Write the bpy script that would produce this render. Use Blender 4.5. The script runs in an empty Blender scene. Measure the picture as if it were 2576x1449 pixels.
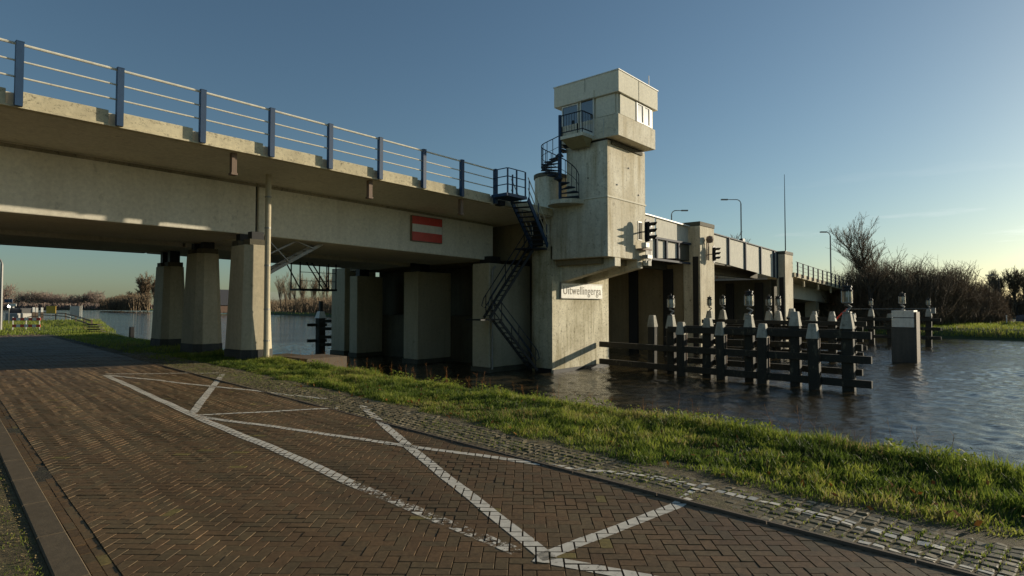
import bpy, math, random
import numpy as np
from mathutils import Vector, Matrix
random.seed(7); rng = np.random.default_rng(7)
sc = bpy.context.scene
COL = sc.collection
# ---------------------------------------------------------------- camera
# world: X runs along the bridge, Y runs across it (along canal and road), camera above the origin
cam = bpy.data.cameras.new("camera"); camo = bpy.data.objects.new("camera", cam); COL.objects.link(camo)
cam.sensor_width = 36.0; cam.lens = 36.0*1515/2576
cam.clip_start = 0.05; cam.clip_end = 9000
TH = math.radians(41.1); PT = math.atan(47.5/1515)
camo.location = (0, 0, 1.7)
camo.rotation_euler = (math.radians(90)+PT, 0, TH-math.radians(90))
sc.camera = camo
# ---------------------------------------------------------------- sky, sun, exposure
SUN_AZ = math.radians(-22.5); SUN_EL = math.radians(12.0)
world = bpy.data.worlds.new("World"); sc.world = world; world.use_nodes = True
wn = world.node_tree.nodes; wl = world.node_tree.links; wn.clear()
out = wn.new('ShaderNodeOutputWorld'); bg = wn.new('ShaderNodeBackground')
sky = wn.new('ShaderNodeTexSky'); sky.sky_type = 'NISHITA'; sky.sun_disc = False
sky.sun_elevation = SUN_EL; sky.sun_rotation = math.pi/2 - SUN_AZ
sky.air_density = 1.0; sky.dust_density = 0.7; sky.ozone_density = 3.0; sky.altitude = 0
bg.inputs['Strength'].default_value = 0.092
tc = wn.new('ShaderNodeTexCoord')
mp = wn.new('ShaderNodeMapping'); mp.inputs['Scale'].default_value = (1.6, 1.6, 17.0)
nz = wn.new('ShaderNodeTexNoise'); nz.inputs['Scale'].default_value = 1.7; nz.inputs['Detail'].default_value = 7; nz.inputs['Roughness'].default_value = 0.6
cr = wn.new('ShaderNodeValToRGB'); cr.color_ramp.elements[0].position = 0.56; cr.color_ramp.elements[1].position = 0.70
sx = wn.new('ShaderNodeSeparateXYZ')
lo = wn.new('ShaderNodeMapRange'); lo.inputs['From Min'].default_value = 0.20; lo.inputs['From Max'].default_value = 0.09
mul = wn.new('ShaderNodeMath'); mul.operation = 'MULTIPLY'
mul2 = wn.new('ShaderNodeMath'); mul2.operation = 'MULTIPLY'; mul2.inputs[1].default_value = 0.5
hs = wn.new('ShaderNodeHueSaturation'); hs.inputs['Saturation'].default_value = 0.25; hs.inputs['Value'].default_value = 1.45
base = wn.new('ShaderNodeHueSaturation'); base.inputs['Saturation'].default_value = 0.95; base.inputs['Value'].default_value = 1.0
mix = wn.new('ShaderNodeMix'); mix.data_type = 'RGBA'
wl.new(tc.outputs['Generated'], mp.inputs['Vector']); wl.new(mp.outputs[0], nz.inputs['Vector']); wl.new(nz.outputs['Fac'], cr.inputs['Fac'])
wl.new(tc.outputs['Generated'], sx.inputs[0]); wl.new(sx.outputs['Z'], lo.inputs['Value'])
wl.new(cr.outputs['Color'], mul.inputs[0]); wl.new(lo.outputs[0], mul.inputs[1]); wl.new(mul.outputs[0], mul2.inputs[0])
tint = wn.new('ShaderNodeMix'); tint.data_type = 'RGBA'; tint.blend_type = 'MULTIPLY'; tint.inputs['Factor'].default_value = 1.0; tint.inputs[7].default_value = (0.93, 1.0, 0.93, 1)
wl.new(sky.outputs[0], tint.inputs[6]); wl.new(tint.outputs[2], base.inputs['Color']); wl.new(base.outputs[0], hs.inputs['Color'])
wl.new(mul2.outputs[0], mix.inputs['Factor']); wl.new(base.outputs[0], mix.inputs[6]); wl.new(hs.outputs[0], mix.inputs[7])
wl.new(mix.outputs[2], bg.inputs['Color']); wl.new(bg.outputs[0], out.inputs[0])
sl = bpy.data.lights.new("sun", 'SUN'); sl.energy = 5.0; sl.angle = math.radians(0.53); sl.color = (1.0, 0.88, 0.68)
so = bpy.data.objects.new("sun", sl); COL.objects.link(so)
tosun = Vector((math.cos(SUN_AZ)*math.cos(SUN_EL), math.sin(SUN_AZ)*math.cos(SUN_EL), math.sin(SUN_EL)))
so.rotation_euler = tosun.to_track_quat('Z', 'Y').to_euler(); so.location = (60, -30, 40)
vs = sc.view_settings; vs.view_transform = 'Standard'; vs.look = 'None'; vs.exposure = 0.12; vs.gamma = 1; vs.use_curve_mapping = False
sc.display_settings.display_device = 'sRGB'

# ================================================================ materials
def newmat(name):
    m = bpy.data.materials.new(name); m.use_nodes = True; nt = m.node_tree
    return m, nt, nt.nodes['Principled BSDF']
def noise(nt, scale, detail=5, rough=0.55, vec=None, sc3=None, rot=0):
    n = nt.nodes.new('ShaderNodeTexNoise'); n.inputs['Scale'].default_value = scale; n.inputs['Detail'].default_value = detail; n.inputs['Roughness'].default_value = rough
    if sc3 is not None:
        g = nt.nodes.new('ShaderNodeNewGeometry'); p = nt.nodes.new('ShaderNodeMapping'); p.inputs['Scale'].default_value = sc3; src = g.outputs['Position']
        if rot: q = nt.nodes.new('ShaderNodeMapping'); q.inputs['Rotation'].default_value = (0, 0, rot); nt.links.new(src, q.inputs['Vector']); src = q.outputs[0]
        nt.links.new(src, p.inputs['Vector']); nt.links.new(p.outputs[0], n.inputs['Vector'])
    elif vec is not None: nt.links.new(vec, n.inputs['Vector'])
    return n
def ramp(nt, src, stops):
    r = nt.nodes.new('ShaderNodeValToRGB'); e = r.color_ramp.elements
    while len(e) < len(stops): e.new(0.5)
    for i, (p, c) in enumerate(stops):
        e[i].position = p; e[i].color = (c, c, c, 1) if not hasattr(c, '__len__') else (*c, 1)
    nt.links.new(src, r.inputs['Fac']); return r
def mixc(nt, fac, a, b, mode='MIX'):
    m = nt.nodes.new('ShaderNodeMix'); m.data_type = 'RGBA'; m.blend_type = mode
    for s, v in ((m.inputs['Factor'], fac), (m.inputs[6], a), (m.inputs[7], b)):
        if hasattr(v, 'is_output') or isinstance(v, bpy.types.NodeSocket): nt.links.new(v, s)
        elif isinstance(v, (int, float)): s.default_value = v
        else: s.default_value = (*v, 1)
    return m.outputs[2]
def bump(nt, b, height, strength, dist=0.02):
    n = nt.nodes.new('ShaderNodeBump'); n.inputs['Strength'].default_value = strength; n.inputs['Distance'].default_value = dist
    nt.links.new(height, n.inputs['Height']); nt.links.new(n.outputs[0], b.inputs['Normal'])
def concrete(name, c, dirt, amount=0.5, streak=0.5, rough=0.85, specks=0.0, rust=0.0, spec=0.5):
    m, nt, b = newmat(name)
    big = noise(nt, 0.45, 6, 0.6, sc3=(1, 1, 1)); fine = noise(nt, 9, 8, 0.7, sc3=(1, 1, 1)); st = noise(nt, 1.0, 6, 0.65, sc3=(3.2, 3.2, 0.28))
    spots = noise(nt, 3.1, 4, 0.75, sc3=(1, 1, 0.7))
    f1 = ramp(nt, big.outputs['Fac'], [(0.35, 0), (0.75, amount)])
    f2 = ramp(nt, st.outputs['Fac'], [(0.48, 0), (0.75, streak)])
    f3 = ramp(nt, spots.outputs['Fac'], [(0.60, 0), (0.72, amount*0.8)])
    c1 = mixc(nt, f1.outputs[0], c, dirt); c2 = mixc(nt, f2.outputs[0], c1, dirt)
    dk = tuple(x*0.45 for x in dirt); c3 = mixc(nt, f3.outputs[0], c2, dk)
    if specks:
        sp = noise(nt, 7.5, 7, 0.85, sc3=(1, 1, 1.3)); f4 = ramp(nt, sp.outputs['Fac'], [(0.54, 0), (0.64, specks)]); c3 = mixc(nt, f4.outputs[0], c3, (0.07, 0.06, 0.04))
    if rust:
        ru = noise(nt, 0.9, 5, 0.7, sc3=(1.6, 1.6, 0.9)); f5 = ramp(nt, ru.outputs['Fac'], [(0.645, 0), (0.70, rust)]); c3 = mixc(nt, f5.outputs[0], c3, (0.36, 0.12, 0.035))
    g = ramp(nt, fine.outputs['Fac'], [(0.3, 0.84), (0.7, 1.1)])
    b.inputs['Specular IOR Level'].default_value = spec
    c4 = mixc(nt, 1.0, c3, g.outputs[0], 'MULTIPLY')
    nt.links.new(c4, b.inputs['Base Color']); b.inputs['Roughness'].default_value = rough
    bump(nt, b, fine.outputs['Fac'], 0.35, 0.012)
    return m
def paint(name, c, rough=0.45, wear=0.0, wearc=(0.15, 0.06, 0.03), metal=0.0):
    m, nt, b = newmat(name)
    n = noise(nt, 6, 6, 0.7, sc3=(1, 1, 0.5)); v = ramp(nt, n.outputs['Fac'], [(0.3, 0.8), (0.7, 1.1)])
    col = mixc(nt, 1.0, c, v.outputs[0], 'MULTIPLY')
    if wear > 0:
        w = noise(nt, 2.3, 7, 0.75, sc3=(2, 2, 1)); f = ramp(nt, w.outputs['Fac'], [(0.66-wear*0.15, 0), (0.74-wear*0.1, 1)])
        col = mixc(nt, f.outputs[0], col, wearc)
    nt.links.new(col, b.inputs['Base Color']); b.inputs['Roughness'].default_value = rough; b.inputs['Metallic'].default_value = metal
    bump(nt, b, n.outputs['Fac'], 0.12, 0.004)
    return m
M = {}
M['fascia'] = concrete('cream_weathered_concrete', (0.70, 0.61, 0.40), (0.38, 0.32, 0.20), 0.6, 0.5, specks=0.85, rust=0.9)
M['girder'] = concrete('grey_beige_painted_concrete', (0.80, 0.74, 0.60), (0.56, 0.50, 0.38), 0.5, 0.4)
M['ledge'] = concrete('mouldy_ledge', (0.40, 0.35, 0.25), (0.12, 0.10, 0.06), 0.9, 0.3, specks=0.95)
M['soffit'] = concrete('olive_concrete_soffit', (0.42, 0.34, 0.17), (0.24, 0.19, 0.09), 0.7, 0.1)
M['column'] = concrete('beige_column_concrete', (0.56, 0.49, 0.34), (0.38, 0.32, 0.21), 0.6, 0.7)
M['tar'] = concrete('black_tarred_plinth', (0.045, 0.045, 0.042), (0.16, 0.15, 0.12), 0.5, 0.3)
M['tower'] = concrete('stained_tower_concrete', (0.82, 0.77, 0.62), (0.42, 0.34, 0.19), 0.75, 0.95, specks=0.5)
M['tower2'] = concrete('mottled_pier_concrete', (0.78, 0.71, 0.52), (0.25, 0.20, 0.08), 1.0, 1.0, specks=0.75)
M['render'] = concrete('pale_painted_render', (0.78, 0.73, 0.58), (0.58, 0.53, 0.40), 0.3, 0.25)
M['pillar'] = concrete('pillar_concrete', (0.72, 0.66, 0.50), (0.34, 0.27, 0.15), 0.7, 0.8, specks=0.45)
M['dark_conc'] = concrete('dark_concrete', (0.13, 0.115, 0.075), (0.06, 0.055, 0.035), 0.7, 0.7)  # dark tone puts the under-bridge shade into the walls; copings use it too
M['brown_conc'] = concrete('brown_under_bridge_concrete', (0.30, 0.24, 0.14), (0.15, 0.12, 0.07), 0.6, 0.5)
M['kerb'] = concrete('grey_kerb_concrete', (0.15, 0.115, 0.075), (0.09, 0.07, 0.045), 0.6, 0.0, spec=0.12)
M['blue'] = paint('blue_painted_steel', (0.010, 0.048, 0.115), 0.6, 0.12, (0.05, 0.035, 0.03))
M['rail'] = paint('pale_galvanised_rail', (0.78, 0.73, 0.58), 0.6, 0.2, (0.25, 0.15, 0.08))
M['navy'] = paint('dark_navy_steel', (0.016, 0.026, 0.045), 0.75)
M['rust'] = paint('rusty_brown_steel', (0.22, 0.15, 0.105), 0.8)
M['galv'] = paint('grey_galvanised_steel', (0.30, 0.29, 0.26), 0.5, 0, metal=0.2)
M['black'] = paint('matt_black', (0.014, 0.014, 0.014), 0.6)
M['white'] = paint('white_paint', (0.74, 0.72, 0.64), 0.5, 0.2, (0.35, 0.30, 0.2))
M['dirtywhite'] = concrete('grimy_white_pile_cap', (0.62, 0.59, 0.49), (0.22, 0.19, 0.13), 0.9, 0.9, specks=0.5)
M['panelw'] = paint('cream_white_steel_panel', (0.62, 0.59, 0.49), 0.85, 0.12, (0.45, 0.36, 0.22))
M['red'] = paint('red_paint', (0.62, 0.045, 0.022), 0.4, 0.1, (0.5, 0.08, 0.05))
M['yellow'] = paint('yellow_paint', (0.68, 0.40, 0.03), 0.5)
M['timber'] = paint('tarred_weathered_timber', (0.040, 0.035, 0.024), 0.85, 0.6, (0.16, 0.14, 0.09))
M['greytimber'] = paint('grey_brown_timber', (0.14, 0.10, 0.065), 0.8, 0.2, (0.05, 0.04, 0.03))
M['lettering'] = paint('dark_grey_lettering', (0.26, 0.23, 0.17), 0.7)
M['carblue'] = paint('dark_blue_car_paint', (0.02, 0.03, 0.08), 0.25)
M['rubber'] = paint('black_rubber', (0.02, 0.02, 0.02), 0.8)
M['roof_tile'] = paint('dark_roof_tiles', (0.05, 0.05, 0.055), 0.7)
M['house_brick'] = paint('brown_house_brick', (0.16, 0.10, 0.07), 0.9)
M['soil'] = concrete('dark_soil', (0.055, 0.045, 0.025), (0.03, 0.028, 0.014), 0.7, 0.0)
def glassmat(name, c, rough=0.04):
    m, nt, b = newmat(name); b.inputs['Base Color'].default_value = (*c, 1); b.inputs['Roughness'].default_value = rough; b.inputs['Metallic'].default_value = 0.0
    b.inputs['IOR'].default_value = 1.9; b.inputs['Specular IOR Level'].default_value = 0.8
    return m
M['glass'] = glassmat('window_glass', (0.05, 0.06, 0.06))
M['lens'] = glassmat('grey_lens_glass', (0.13, 0.13, 0.11), 0.2)
m, nt, b = newmat('lit_headlamp'); b.inputs['Emission Color'].default_value = (1, 0.97, 0.9, 1); b.inputs['Emission Strength'].default_value = 14; M['headlamp'] = m
# ground with grass colours
def grassy(name, a, b2, c, sc1=0.8):
    m, nt, b = newmat(name)
    n1 = noise(nt, sc1, 8, 0.7, sc3=(1, 1, 1)); n2 = noise(nt, 14, 6, 0.8, sc3=(1, 1, 1))
    r = ramp(nt, n1.outputs['Fac'], [(0.3, a), (0.5, b2), (0.7, c)]); v = ramp(nt, n2.outputs['Fac'], [(0.3, 0.45), (0.7, 1.25)])
    nt.links.new(mixc(nt, 1.0, r.outputs[0], v.outputs[0], 'MULTIPLY'), b.inputs['Base Color']); b.inputs['Roughness'].default_value = 0.95
    bump(nt, b, n2.outputs['Fac'], 0.8, 0.05)
    return m
M['ground'] = grassy('meadow_ground', (0.035, 0.05, 0.012), (0.055, 0.075, 0.016), (0.085, 0.09, 0.025), 0.25)
M['joint'] = grassy('sandy_mossy_joint', (0.030, 0.024, 0.014), (0.042, 0.034, 0.018), (0.05, 0.055, 0.018), 2.0)
M['moss'] = grassy('moss_and_sand', (0.10, 0.10, 0.03), (0.15, 0.115, 0.05), (0.10, 0.07, 0.035), 5.0)
def attr_tone(name, stops, rough, big=0.0, attr='tone', trans=0.0, spec=0.5, nscale=40, vary=0.25, bstr=0.3):
    m, nt, b = newmat(name)
    a = nt.nodes.new('ShaderNodeAttribute'); a.attribute_name = attr
    r = ramp(nt, a.outputs['Fac'], stops)
    n = noise(nt, nscale, 5, 0.7, sc3=(1, 1, 1)); v = ramp(nt, n.outputs['Fac'], [(0.3, 1-vary), (0.7, 1+vary)])
    col = mixc(nt, 1.0, r.outputs[0], v.outputs[0], 'MULTIPLY')
    if big:
        n2 = noise(nt, 0.8, 5, 0.6, sc3=(1.6, .35, 1)); v2 = ramp(nt, n2.outputs['Fac'], [(0.32, 1-big), (0.68, 1+big*.6)]); col = mixc(nt, 1.0, col, v2.outputs[0], 'MULTIPLY')
        n3 = noise(nt, 2.2, 6, 0.8, sc3=(1, 1, 1)); f3 = ramp(nt, n3.outputs['Fac'], [(0.60, 0), (0.70, .55)]); col = mixc(nt, f3.outputs[0], col, (0.045, 0.042, 0.022))
    nt.links.new(col, b.inputs['Base Color']); b.inputs['Roughness'].default_value = rough; b.inputs['Specular IOR Level'].default_value = spec
    if bstr: bump(nt, b, n.outputs['Fac'], bstr, 0.004)
    if trans > 0:
        t = nt.nodes.new('ShaderNodeBsdfTranslucent'); nt.links.new(col, t.inputs['Color']); ms = nt.nodes.new('ShaderNodeMixShader'); ms.inputs[0].default_value = trans
        o = nt.nodes['Material Output']; nt.links.new(b.outputs[0], ms.inputs[1]); nt.links.new(t.outputs[0], ms.inputs[2]); nt.links.new(ms.outputs[0], o.inputs[0])
    return m
M['brick'] = attr_tone('dark_brown_clinker', [(0.0, (0.095, 0.059, 0.029)), (0.35, (0.160, 0.094, 0.043)), (0.62, (0.130, 0.090, 0.044)), (0.85, (0.180, 0.120, 0.056)), (1.0, (0.20, 0.150, 0.05))], 0.55, big=0.28, spec=0.22, nscale=28, vary=0.3, bstr=0.5)
M['paver'] = attr_tone('grey_concrete_paver', [(0.0, (0.10, 0.075, 0.032)), (0.5, (0.155, 0.12, 0.058)), (0.85, (0.20, 0.16, 0.085)), (1.0, (0.26, 0.22, 0.14))], 0.65, nscale=35, vary=0.35, bstr=0.4)
M['grass'] = attr_tone('grass_blades', [(0.0, (0.040, 0.065, 0.014)), (0.4, (0.12, 0.175, 0.028)), (0.8, (0.30, 0.34, 0.05)), (0.93, (0.34, 0.30, 0.10)), (1.0, (0.30, 0.22, 0.10))], 0.55, trans=0.45, spec=0.18, bstr=0)
M['leaf'] = attr_tone('fallen_leaves', [(0.0, (0.20, 0.07, 0.02)), (0.5, (0.28, 0.13, 0.03)), (1.0, (0.12, 0.06, 0.03))], 0.9, trans=0.2, spec=0.1, bstr=0)
M['litter'] = attr_tone('tan_leaf_litter', [(0.0, (0.22, 0.16, 0.07)), (0.6, (0.32, 0.24, 0.11)), (1.0, (0.12, 0.08, 0.04))], 0.9, spec=0.1, bstr=0)
M['twig'] = attr_tone('bare_twigs', [(0.0, (0.10, 0.075, 0.045)), (0.5, (0.16, 0.115, 0.07)), (1.0, (0.24, 0.165, 0.095))], 0.9, bstr=0)
M['fartwig'] = attr_tone('distant_bare_trees', [(0.0, (0.16, 0.12, 0.10)), (0.5, (0.21, 0.155, 0.125)), (1.0, (0.27, 0.195, 0.15))], 0.95, bstr=0)  # paler pinkish tones carry the distance haze in the colour
M['bark'] = paint('dark_bark', (0.06, 0.045, 0.032), 0.95)
# worn road paint
m, nt, b = newmat('worn_white_road_paint')
n1 = noise(nt, 13, 8, 0.8, sc3=(1, 1, 1)); n2 = noise(nt, 60, 4, 0.8, sc3=(1, 1, 1)); a = nt.nodes.new('ShaderNodeAttribute'); a.attribute_name = 'wear'
add = nt.nodes.new('ShaderNodeMath'); add.operation = 'MULTIPLY_ADD'; nt.links.new(n2.outputs['Fac'], add.inputs[0]); add.inputs[1].default_value = 0.35; nt.links.new(n1.outputs['Fac'], add.inputs[2])
gt = nt.nodes.new('ShaderNodeMapRange'); gt.interpolation_type = 'SMOOTHSTEP'
sb = nt.nodes.new('ShaderNodeMath'); sb.operation = 'SUBTRACT'; nt.links.new(add.outputs[0], sb.inputs[0]); nt.links.new(a.outputs['Fac'], sb.inputs[1]); nt.links.new(sb.outputs[0], gt.inputs['Value']); gt.inputs['From Min'].default_value = -0.03; gt.inputs['From Max'].default_value = 0.04
v = ramp(nt, n1.outputs['Fac'], [(0.3, (0.50, 0.45, 0.36)), (0.7, (0.80, 0.73, 0.60))])
nt.links.new(v.outputs[0], b.inputs['Base Color']); b.inputs['Roughness'].default_value = 0.6
tr = nt.nodes.new('ShaderNodeBsdfTransparent'); ms = nt.nodes.new('ShaderNodeMixShader'); nt.links.new(gt.outputs[0], ms.inputs[0]); nt.links.new(tr.outputs[0], ms.inputs[1]); nt.links.new(b.outputs[0], ms.inputs[2]); nt.links.new(ms.outputs[0], nt.nodes['Material Output'].inputs[0])
M['marking'] = m
# water
m, nt, b = newmat('canal_water')
b.inputs['Base Color'].default_value = (0.055, 0.042, 0.022, 1); b.inputs['Roughness'].default_value = 0.05; b.inputs['IOR'].default_value = 1.42
w1 = noise(nt, 1.0, 4, 0.65, sc3=(1.5, 4.5, 1), rot=math.radians(40)); w2 = noise(nt, 1.0, 5, 0.7, sc3=(3.2, 8.0, 1), rot=math.radians(55)); w3 = noise(nt, 0.12, 2, 0.5, sc3=(1, 1, 1))
r3 = ramp(nt, w3.outputs['Fac'], [(0.35, 0.6), (0.65, 1.0)])
ad = nt.nodes.new('ShaderNodeMath'); ad.operation = 'MULTIPLY_ADD'; nt.links.new(w2.outputs['Fac'], ad.inputs[0]); ad.inputs[1].default_value = 0.33; nt.links.new(w1.outputs['Fac'], ad.inputs[2])
mm = nt.nodes.new('ShaderNodeMath'); mm.operation = 'MULTIPLY'; nt.links.new(ad.outputs[0], mm.inputs[0]); nt.links.new(r3.outputs[0], mm.inputs[1])
bump(nt, b, mm.outputs[0], 1.0, 0.05)
M['water'] = m

# ================================================================ builders
def link_mesh(name, V, Fc, mat, parent=None, attrs=None, smooth=False):
    me = bpy.data.meshes.new(name)
    V = np.asarray(V, dtype=np.float32)
    if isinstance(Fc, np.ndarray):
        nf, k = Fc.shape
        me.vertices.add(len(V)); me.vertices.foreach_set('co', V.ravel())
        me.loops.add(nf*k); me.loops.foreach_set('vertex_index', Fc.astype(np.int32).ravel())
        me.polygons.add(nf); me.polygons.foreach_set('loop_start', np.arange(0, nf*k, k, dtype=np.int32)); me.polygons.foreach_set('loop_total', np.full(nf, k, dtype=np.int32))
        me.update(calc_edges=True)
    else:
        me.from_pydata([tuple(v) for v in V.tolist()], [], Fc); me.update()
    for an, vals in (attrs or {}).items():
        at = me.attributes.new(an, 'FLOAT', 'FACE'); at.data.foreach_set('value', np.asarray(vals, dtype=np.float32))
    if smooth: me.polygons.foreach_set('use_smooth', np.ones(len(me.polygons), dtype=bool))
    me.materials.append(M[mat] if isinstance(mat, str) else mat)
    o = bpy.data.objects.new(name, me); COL.objects.link(o)
    if parent is not None: attach(o, parent)
    return o
def attach(o, p):
    o.parent = p
    off = Vector((0, 0, 0)); q = p
    while q is not None: off = off + q.location; q = q.parent if q.parent else None
    if p.type == 'EMPTY' or p.location.length > 0:
        o.matrix_parent_inverse = Matrix.Translation(-off)
def tag(o, label=None, cat=None, group=None, kind=None):
    if label: o['label'] = label
    if cat: o['category'] = cat
    if group: o['group'] = group
    if kind: o['kind'] = kind
    return o
def thing(name, loc, label, cat, group=None):
    o = bpy.data.objects.new(name, None); COL.objects.link(o); o.location = loc; o.empty_display_size = 0.2
    return tag(o, label, cat, group)
class MB:
    def __init__(s): s.v = []; s.f = []
    def add(s, vs, fs):
        n = len(s.v); s.v += [tuple(v) for v in vs]; s.f += [[i+n for i in f] for f in fs]; return s
    def box(s, x0, x1, y0, y1, z0, z1, ch=0.0):
        if ch > 0:
            c = ch; return s.prism([(x0+c, y0), (x1-c, y0), (x1, y0+c), (x1, y1-c), (x1-c, y1), (x0+c, y1), (x0, y1-c), (x0, y0+c)], z0, z1)
        return s.add([(x0, y0, z0), (x1, y0, z0), (x1, y1, z0), (x0, y1, z0), (x0, y0, z1), (x1, y0, z1), (x1, y1, z1), (x0, y1, z1)],
                     [(0, 3, 2, 1), (4, 5, 6, 7), (0, 1, 5, 4), (1, 2, 6, 5), (2, 3, 7, 6), (3, 0, 4, 7)])
    def prism(s, poly, z0, z1, top=None):
        n = len(poly); t = top or poly
        vs = [(x, y, z0) for x, y in poly]+[(x, y, z1) for x, y in t]
        return s.add(vs, [tuple(range(n))[::-1], tuple(range(n, 2*n))]+[(i, (i+1) % n, (i+1) % n+n, i+n) for i in range(n)])
    def slab(s, secs):
        # sections along X: list of (x, [(y,z)...]) closed profile
        n = len(secs[0][1]); k = len(s.v)
        for x, pr in secs: s.v += [(x, y, z) for y, z in pr]
        for a in range(len(secs)-1):
            for i in range(n):
                j = (i+1) % n; s.f.append([k+a*n+i, k+a*n+j, k+(a+1)*n+j, k+(a+1)*n+i])
        s.f.append([k+i for i in range(n)][::-1]); s.f.append([k+(len(secs)-1)*n+i for i in range(n)])
        return s
    def tube(s, pts, r, n=8, closed=False):
        pts = [Vector(p) for p in pts]; k = len(s.v); m = len(pts); rr = r if hasattr(r, '__len__') else [r]*m
        up = Vector((0, 0, 1)); prev = None
        for i, p in enumerate(pts):
            d = (pts[min(i+1, m-1)]-pts[max(i-1, 0)]).normalized()
            a = d.cross(up) if abs(d.z) < 0.98 else d.cross(Vector((1, 0, 0)))
            if prev is not None and a.dot(prev) < 0: a = -a
            a.normalize(); prev = a.copy(); c = d.cross(a).normalized()
            for j in range(n):
                t = 2*math.pi*j/n; s.v.append(tuple(p+(a*math.cos(t)+c*math.sin(t))*rr[i]))
        for i in range(m-1):
            for j in range(n):
                q = (j+1) % n; s.f.append([k+i*n+j, k+i*n+q, k+(i+1)*n+q, k+(i+1)*n+j])
        s.f.append([k+j for j in range(n)][::-1]); s.f.append([k+(m-1)*n+j for j in range(n)])
        return s
    def bar(s, p, q, w, h, up=(0, 0, 1)):
        p = Vector(p); q = Vector(q); d = (q-p).normalized(); u = Vector(up)
        a = d.cross(u)
        if a.length < 0.05: a = d.cross(Vector((1, 0, 0)))
        a.normalize(); c = a.cross(d).normalized(); a *= w/2; c *= h/2
        vs = [p-a-c, p+a-c, p+a+c, p-a+c, q-a-c, q+a-c, q+a+c, q-a+c]
        return s.add(vs, [(0, 3, 2, 1), (4, 5, 6, 7), (0, 1, 5, 4), (1, 2, 6, 5), (2, 3, 7, 6), (3, 0, 4, 7)])
    def lathe(s, c, prof, n=16):
        k = len(s.v); cx, cy, cz = c
        for r, z in prof:
            for j in range(n): t = 2*math.pi*j/n; s.v.append((cx+r*math.cos(t), cy+r*math.sin(t), cz+z))
        for i in range(len(prof)-1):
            for j in range(n):
                q = (j+1) % n; s.f.append([k+i*n+j, k+i*n+q, k+(i+1)*n+q, k+(i+1)*n+j])
        s.f.append([k+j for j in range(n)][::-1]); s.f.append([k+(len(prof)-1)*n+j for j in range(n)])
        return s
    def build(s, name, mat, parent=None, bevel=0.0, **kw):
        o = link_mesh(name, s.v, s.f, mat, parent, **kw)
        if bevel:
            b = o.modifiers.new('bevel', 'BEVEL'); b.width = bevel; b.segments = 2; b.limit_method = 'ANGLE'; b.angle_limit = math.radians(40)
        return o
def copy_tree(o, parent=None):
    c = o.copy(); COL.objects.link(c)
    if parent is not None: c.parent = parent
    for ch in list(o.children): copy_tree(ch, c)
    return c
def tubes_np(P0, P1, R0, R1, n=3):
    P0 = np.asarray(P0, float); P1 = np.asarray(P1, float); R0 = np.asarray(R0, float)[:, None]; R1 = np.asarray(R1, float)[:, None]
    d = P1-P0; d /= np.linalg.norm(d, axis=1, keepdims=True)+1e-9
    ref = np.where(np.abs(d[:, 2:3]) > 0.9, np.array([[1., 0, 0]]), np.array([[0, 0, 1.]]))
    a = np.cross(d, ref); a /= np.linalg.norm(a, axis=1, keepdims=True)+1e-9; c = np.cross(d, a)
    m = len(P0); V = np.zeros((m, 2*n, 3))
    for j in range(n):
        t = 2*math.pi*j/n; o = a*math.cos(t)+c*math.sin(t)
        V[:, j] = P0+o*R0; V[:, n+j] = P1+o*R1
    idx = np.arange(m)[:, None]*2*n
    F = np.concatenate([np.stack([idx[:, 0]+j, idx[:, 0]+(j+1) % n, idx[:, 0]+n+(j+1) % n, idx[:, 0]+n+j], 1) for j in range(n)], 0)
    return V.reshape(-1, 3), F

# ================================================================ setting: ground, water
def vnoise(x, y, s, seed=0):
    r = np.random.default_rng(seed+11); tab = r.random((64, 64)); X = x/s; Y = y/s
    xi = np.floor(X).astype(int); yi = np.floor(Y).astype(int); fx = X-xi; fy = Y-yi; fx = fx*fx*(3-2*fx); fy = fy*fy*(3-2*fy)
    g = lambda a, b: tab[a % 64, b % 64]
    return (g(xi, yi)*(1-fx)+g(xi+1, yi)*fx)*(1-fy)+(g(xi, yi+1)*(1-fx)+g(xi+1, yi+1)*fx)*fy
ZW = -1.35
def crest(Y):
    if Y < 46: return 8.2+0.085*max(Y, -40)
    if Y < 92: return 12.11+0.24*(Y-46)
    return 23.1-(Y-92)*9
def oppo(Y): return 71+0.2*max(Y, -30)
def road_x(Y): return 0.9+0.09*Y
Ys = [-2500, -800, -300, -100, -40, -20, -10, -4, 0, 2, 4, 6, 8, 10, 12, 14, 16, 18, 20, 22, 25, 28, 32, 36, 40, 46, 52, 60, 70, 80, 88, 92, 96, 110, 140, 200, 300, 420, 600, 700]
secs = []
for Y in Ys:
    c = crest(Y); o = oppo(Y)
    row = [(-2600, 0), (-600, 0), (-120, 0), (-40, -.03), (-10, -.03), (-2, -.03), (road_x(Y)-0.6 if Y < 60 else 0, -.03), (c-3.2, -.035), (c-1.8, -.03), (c-0.9, 0.0), (c-.35, .015), (c+.15, -.12), (c+.8, -.5), (c+1.6, -1.0), (c+2.6, -1.6), (c+6, -4), (o-8, -4), (o-1.5, -1.7), (o, -1.15), (o+1, -.8), (o+3, -.45), (o+10, -.3), (o+30, -.2), (o+120, 0), (2800, 0)]
    if Y >= 95: row = [(x if x > c+2 else -2600+i, z) if i < 16 else (x, z) for i, (x, z) in enumerate(row)]; row = [(-2600+i*0.5, -4) if i < 16 else r for i, r in enumerate(row)]
    secs.append([(x, Y, z) for x, z in row])
V = [p for s_ in secs for p in s_]; n = len(secs[0])
Fc = [[r*n+i, r*n+i+1, (r+1)*n+i+1, (r+1)*n+i] for r in range(len(secs)-1) for i in range(n-1)]
tag(link_mesh('ground', V, Fc, 'ground', smooth=True), kind='structure')
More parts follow.
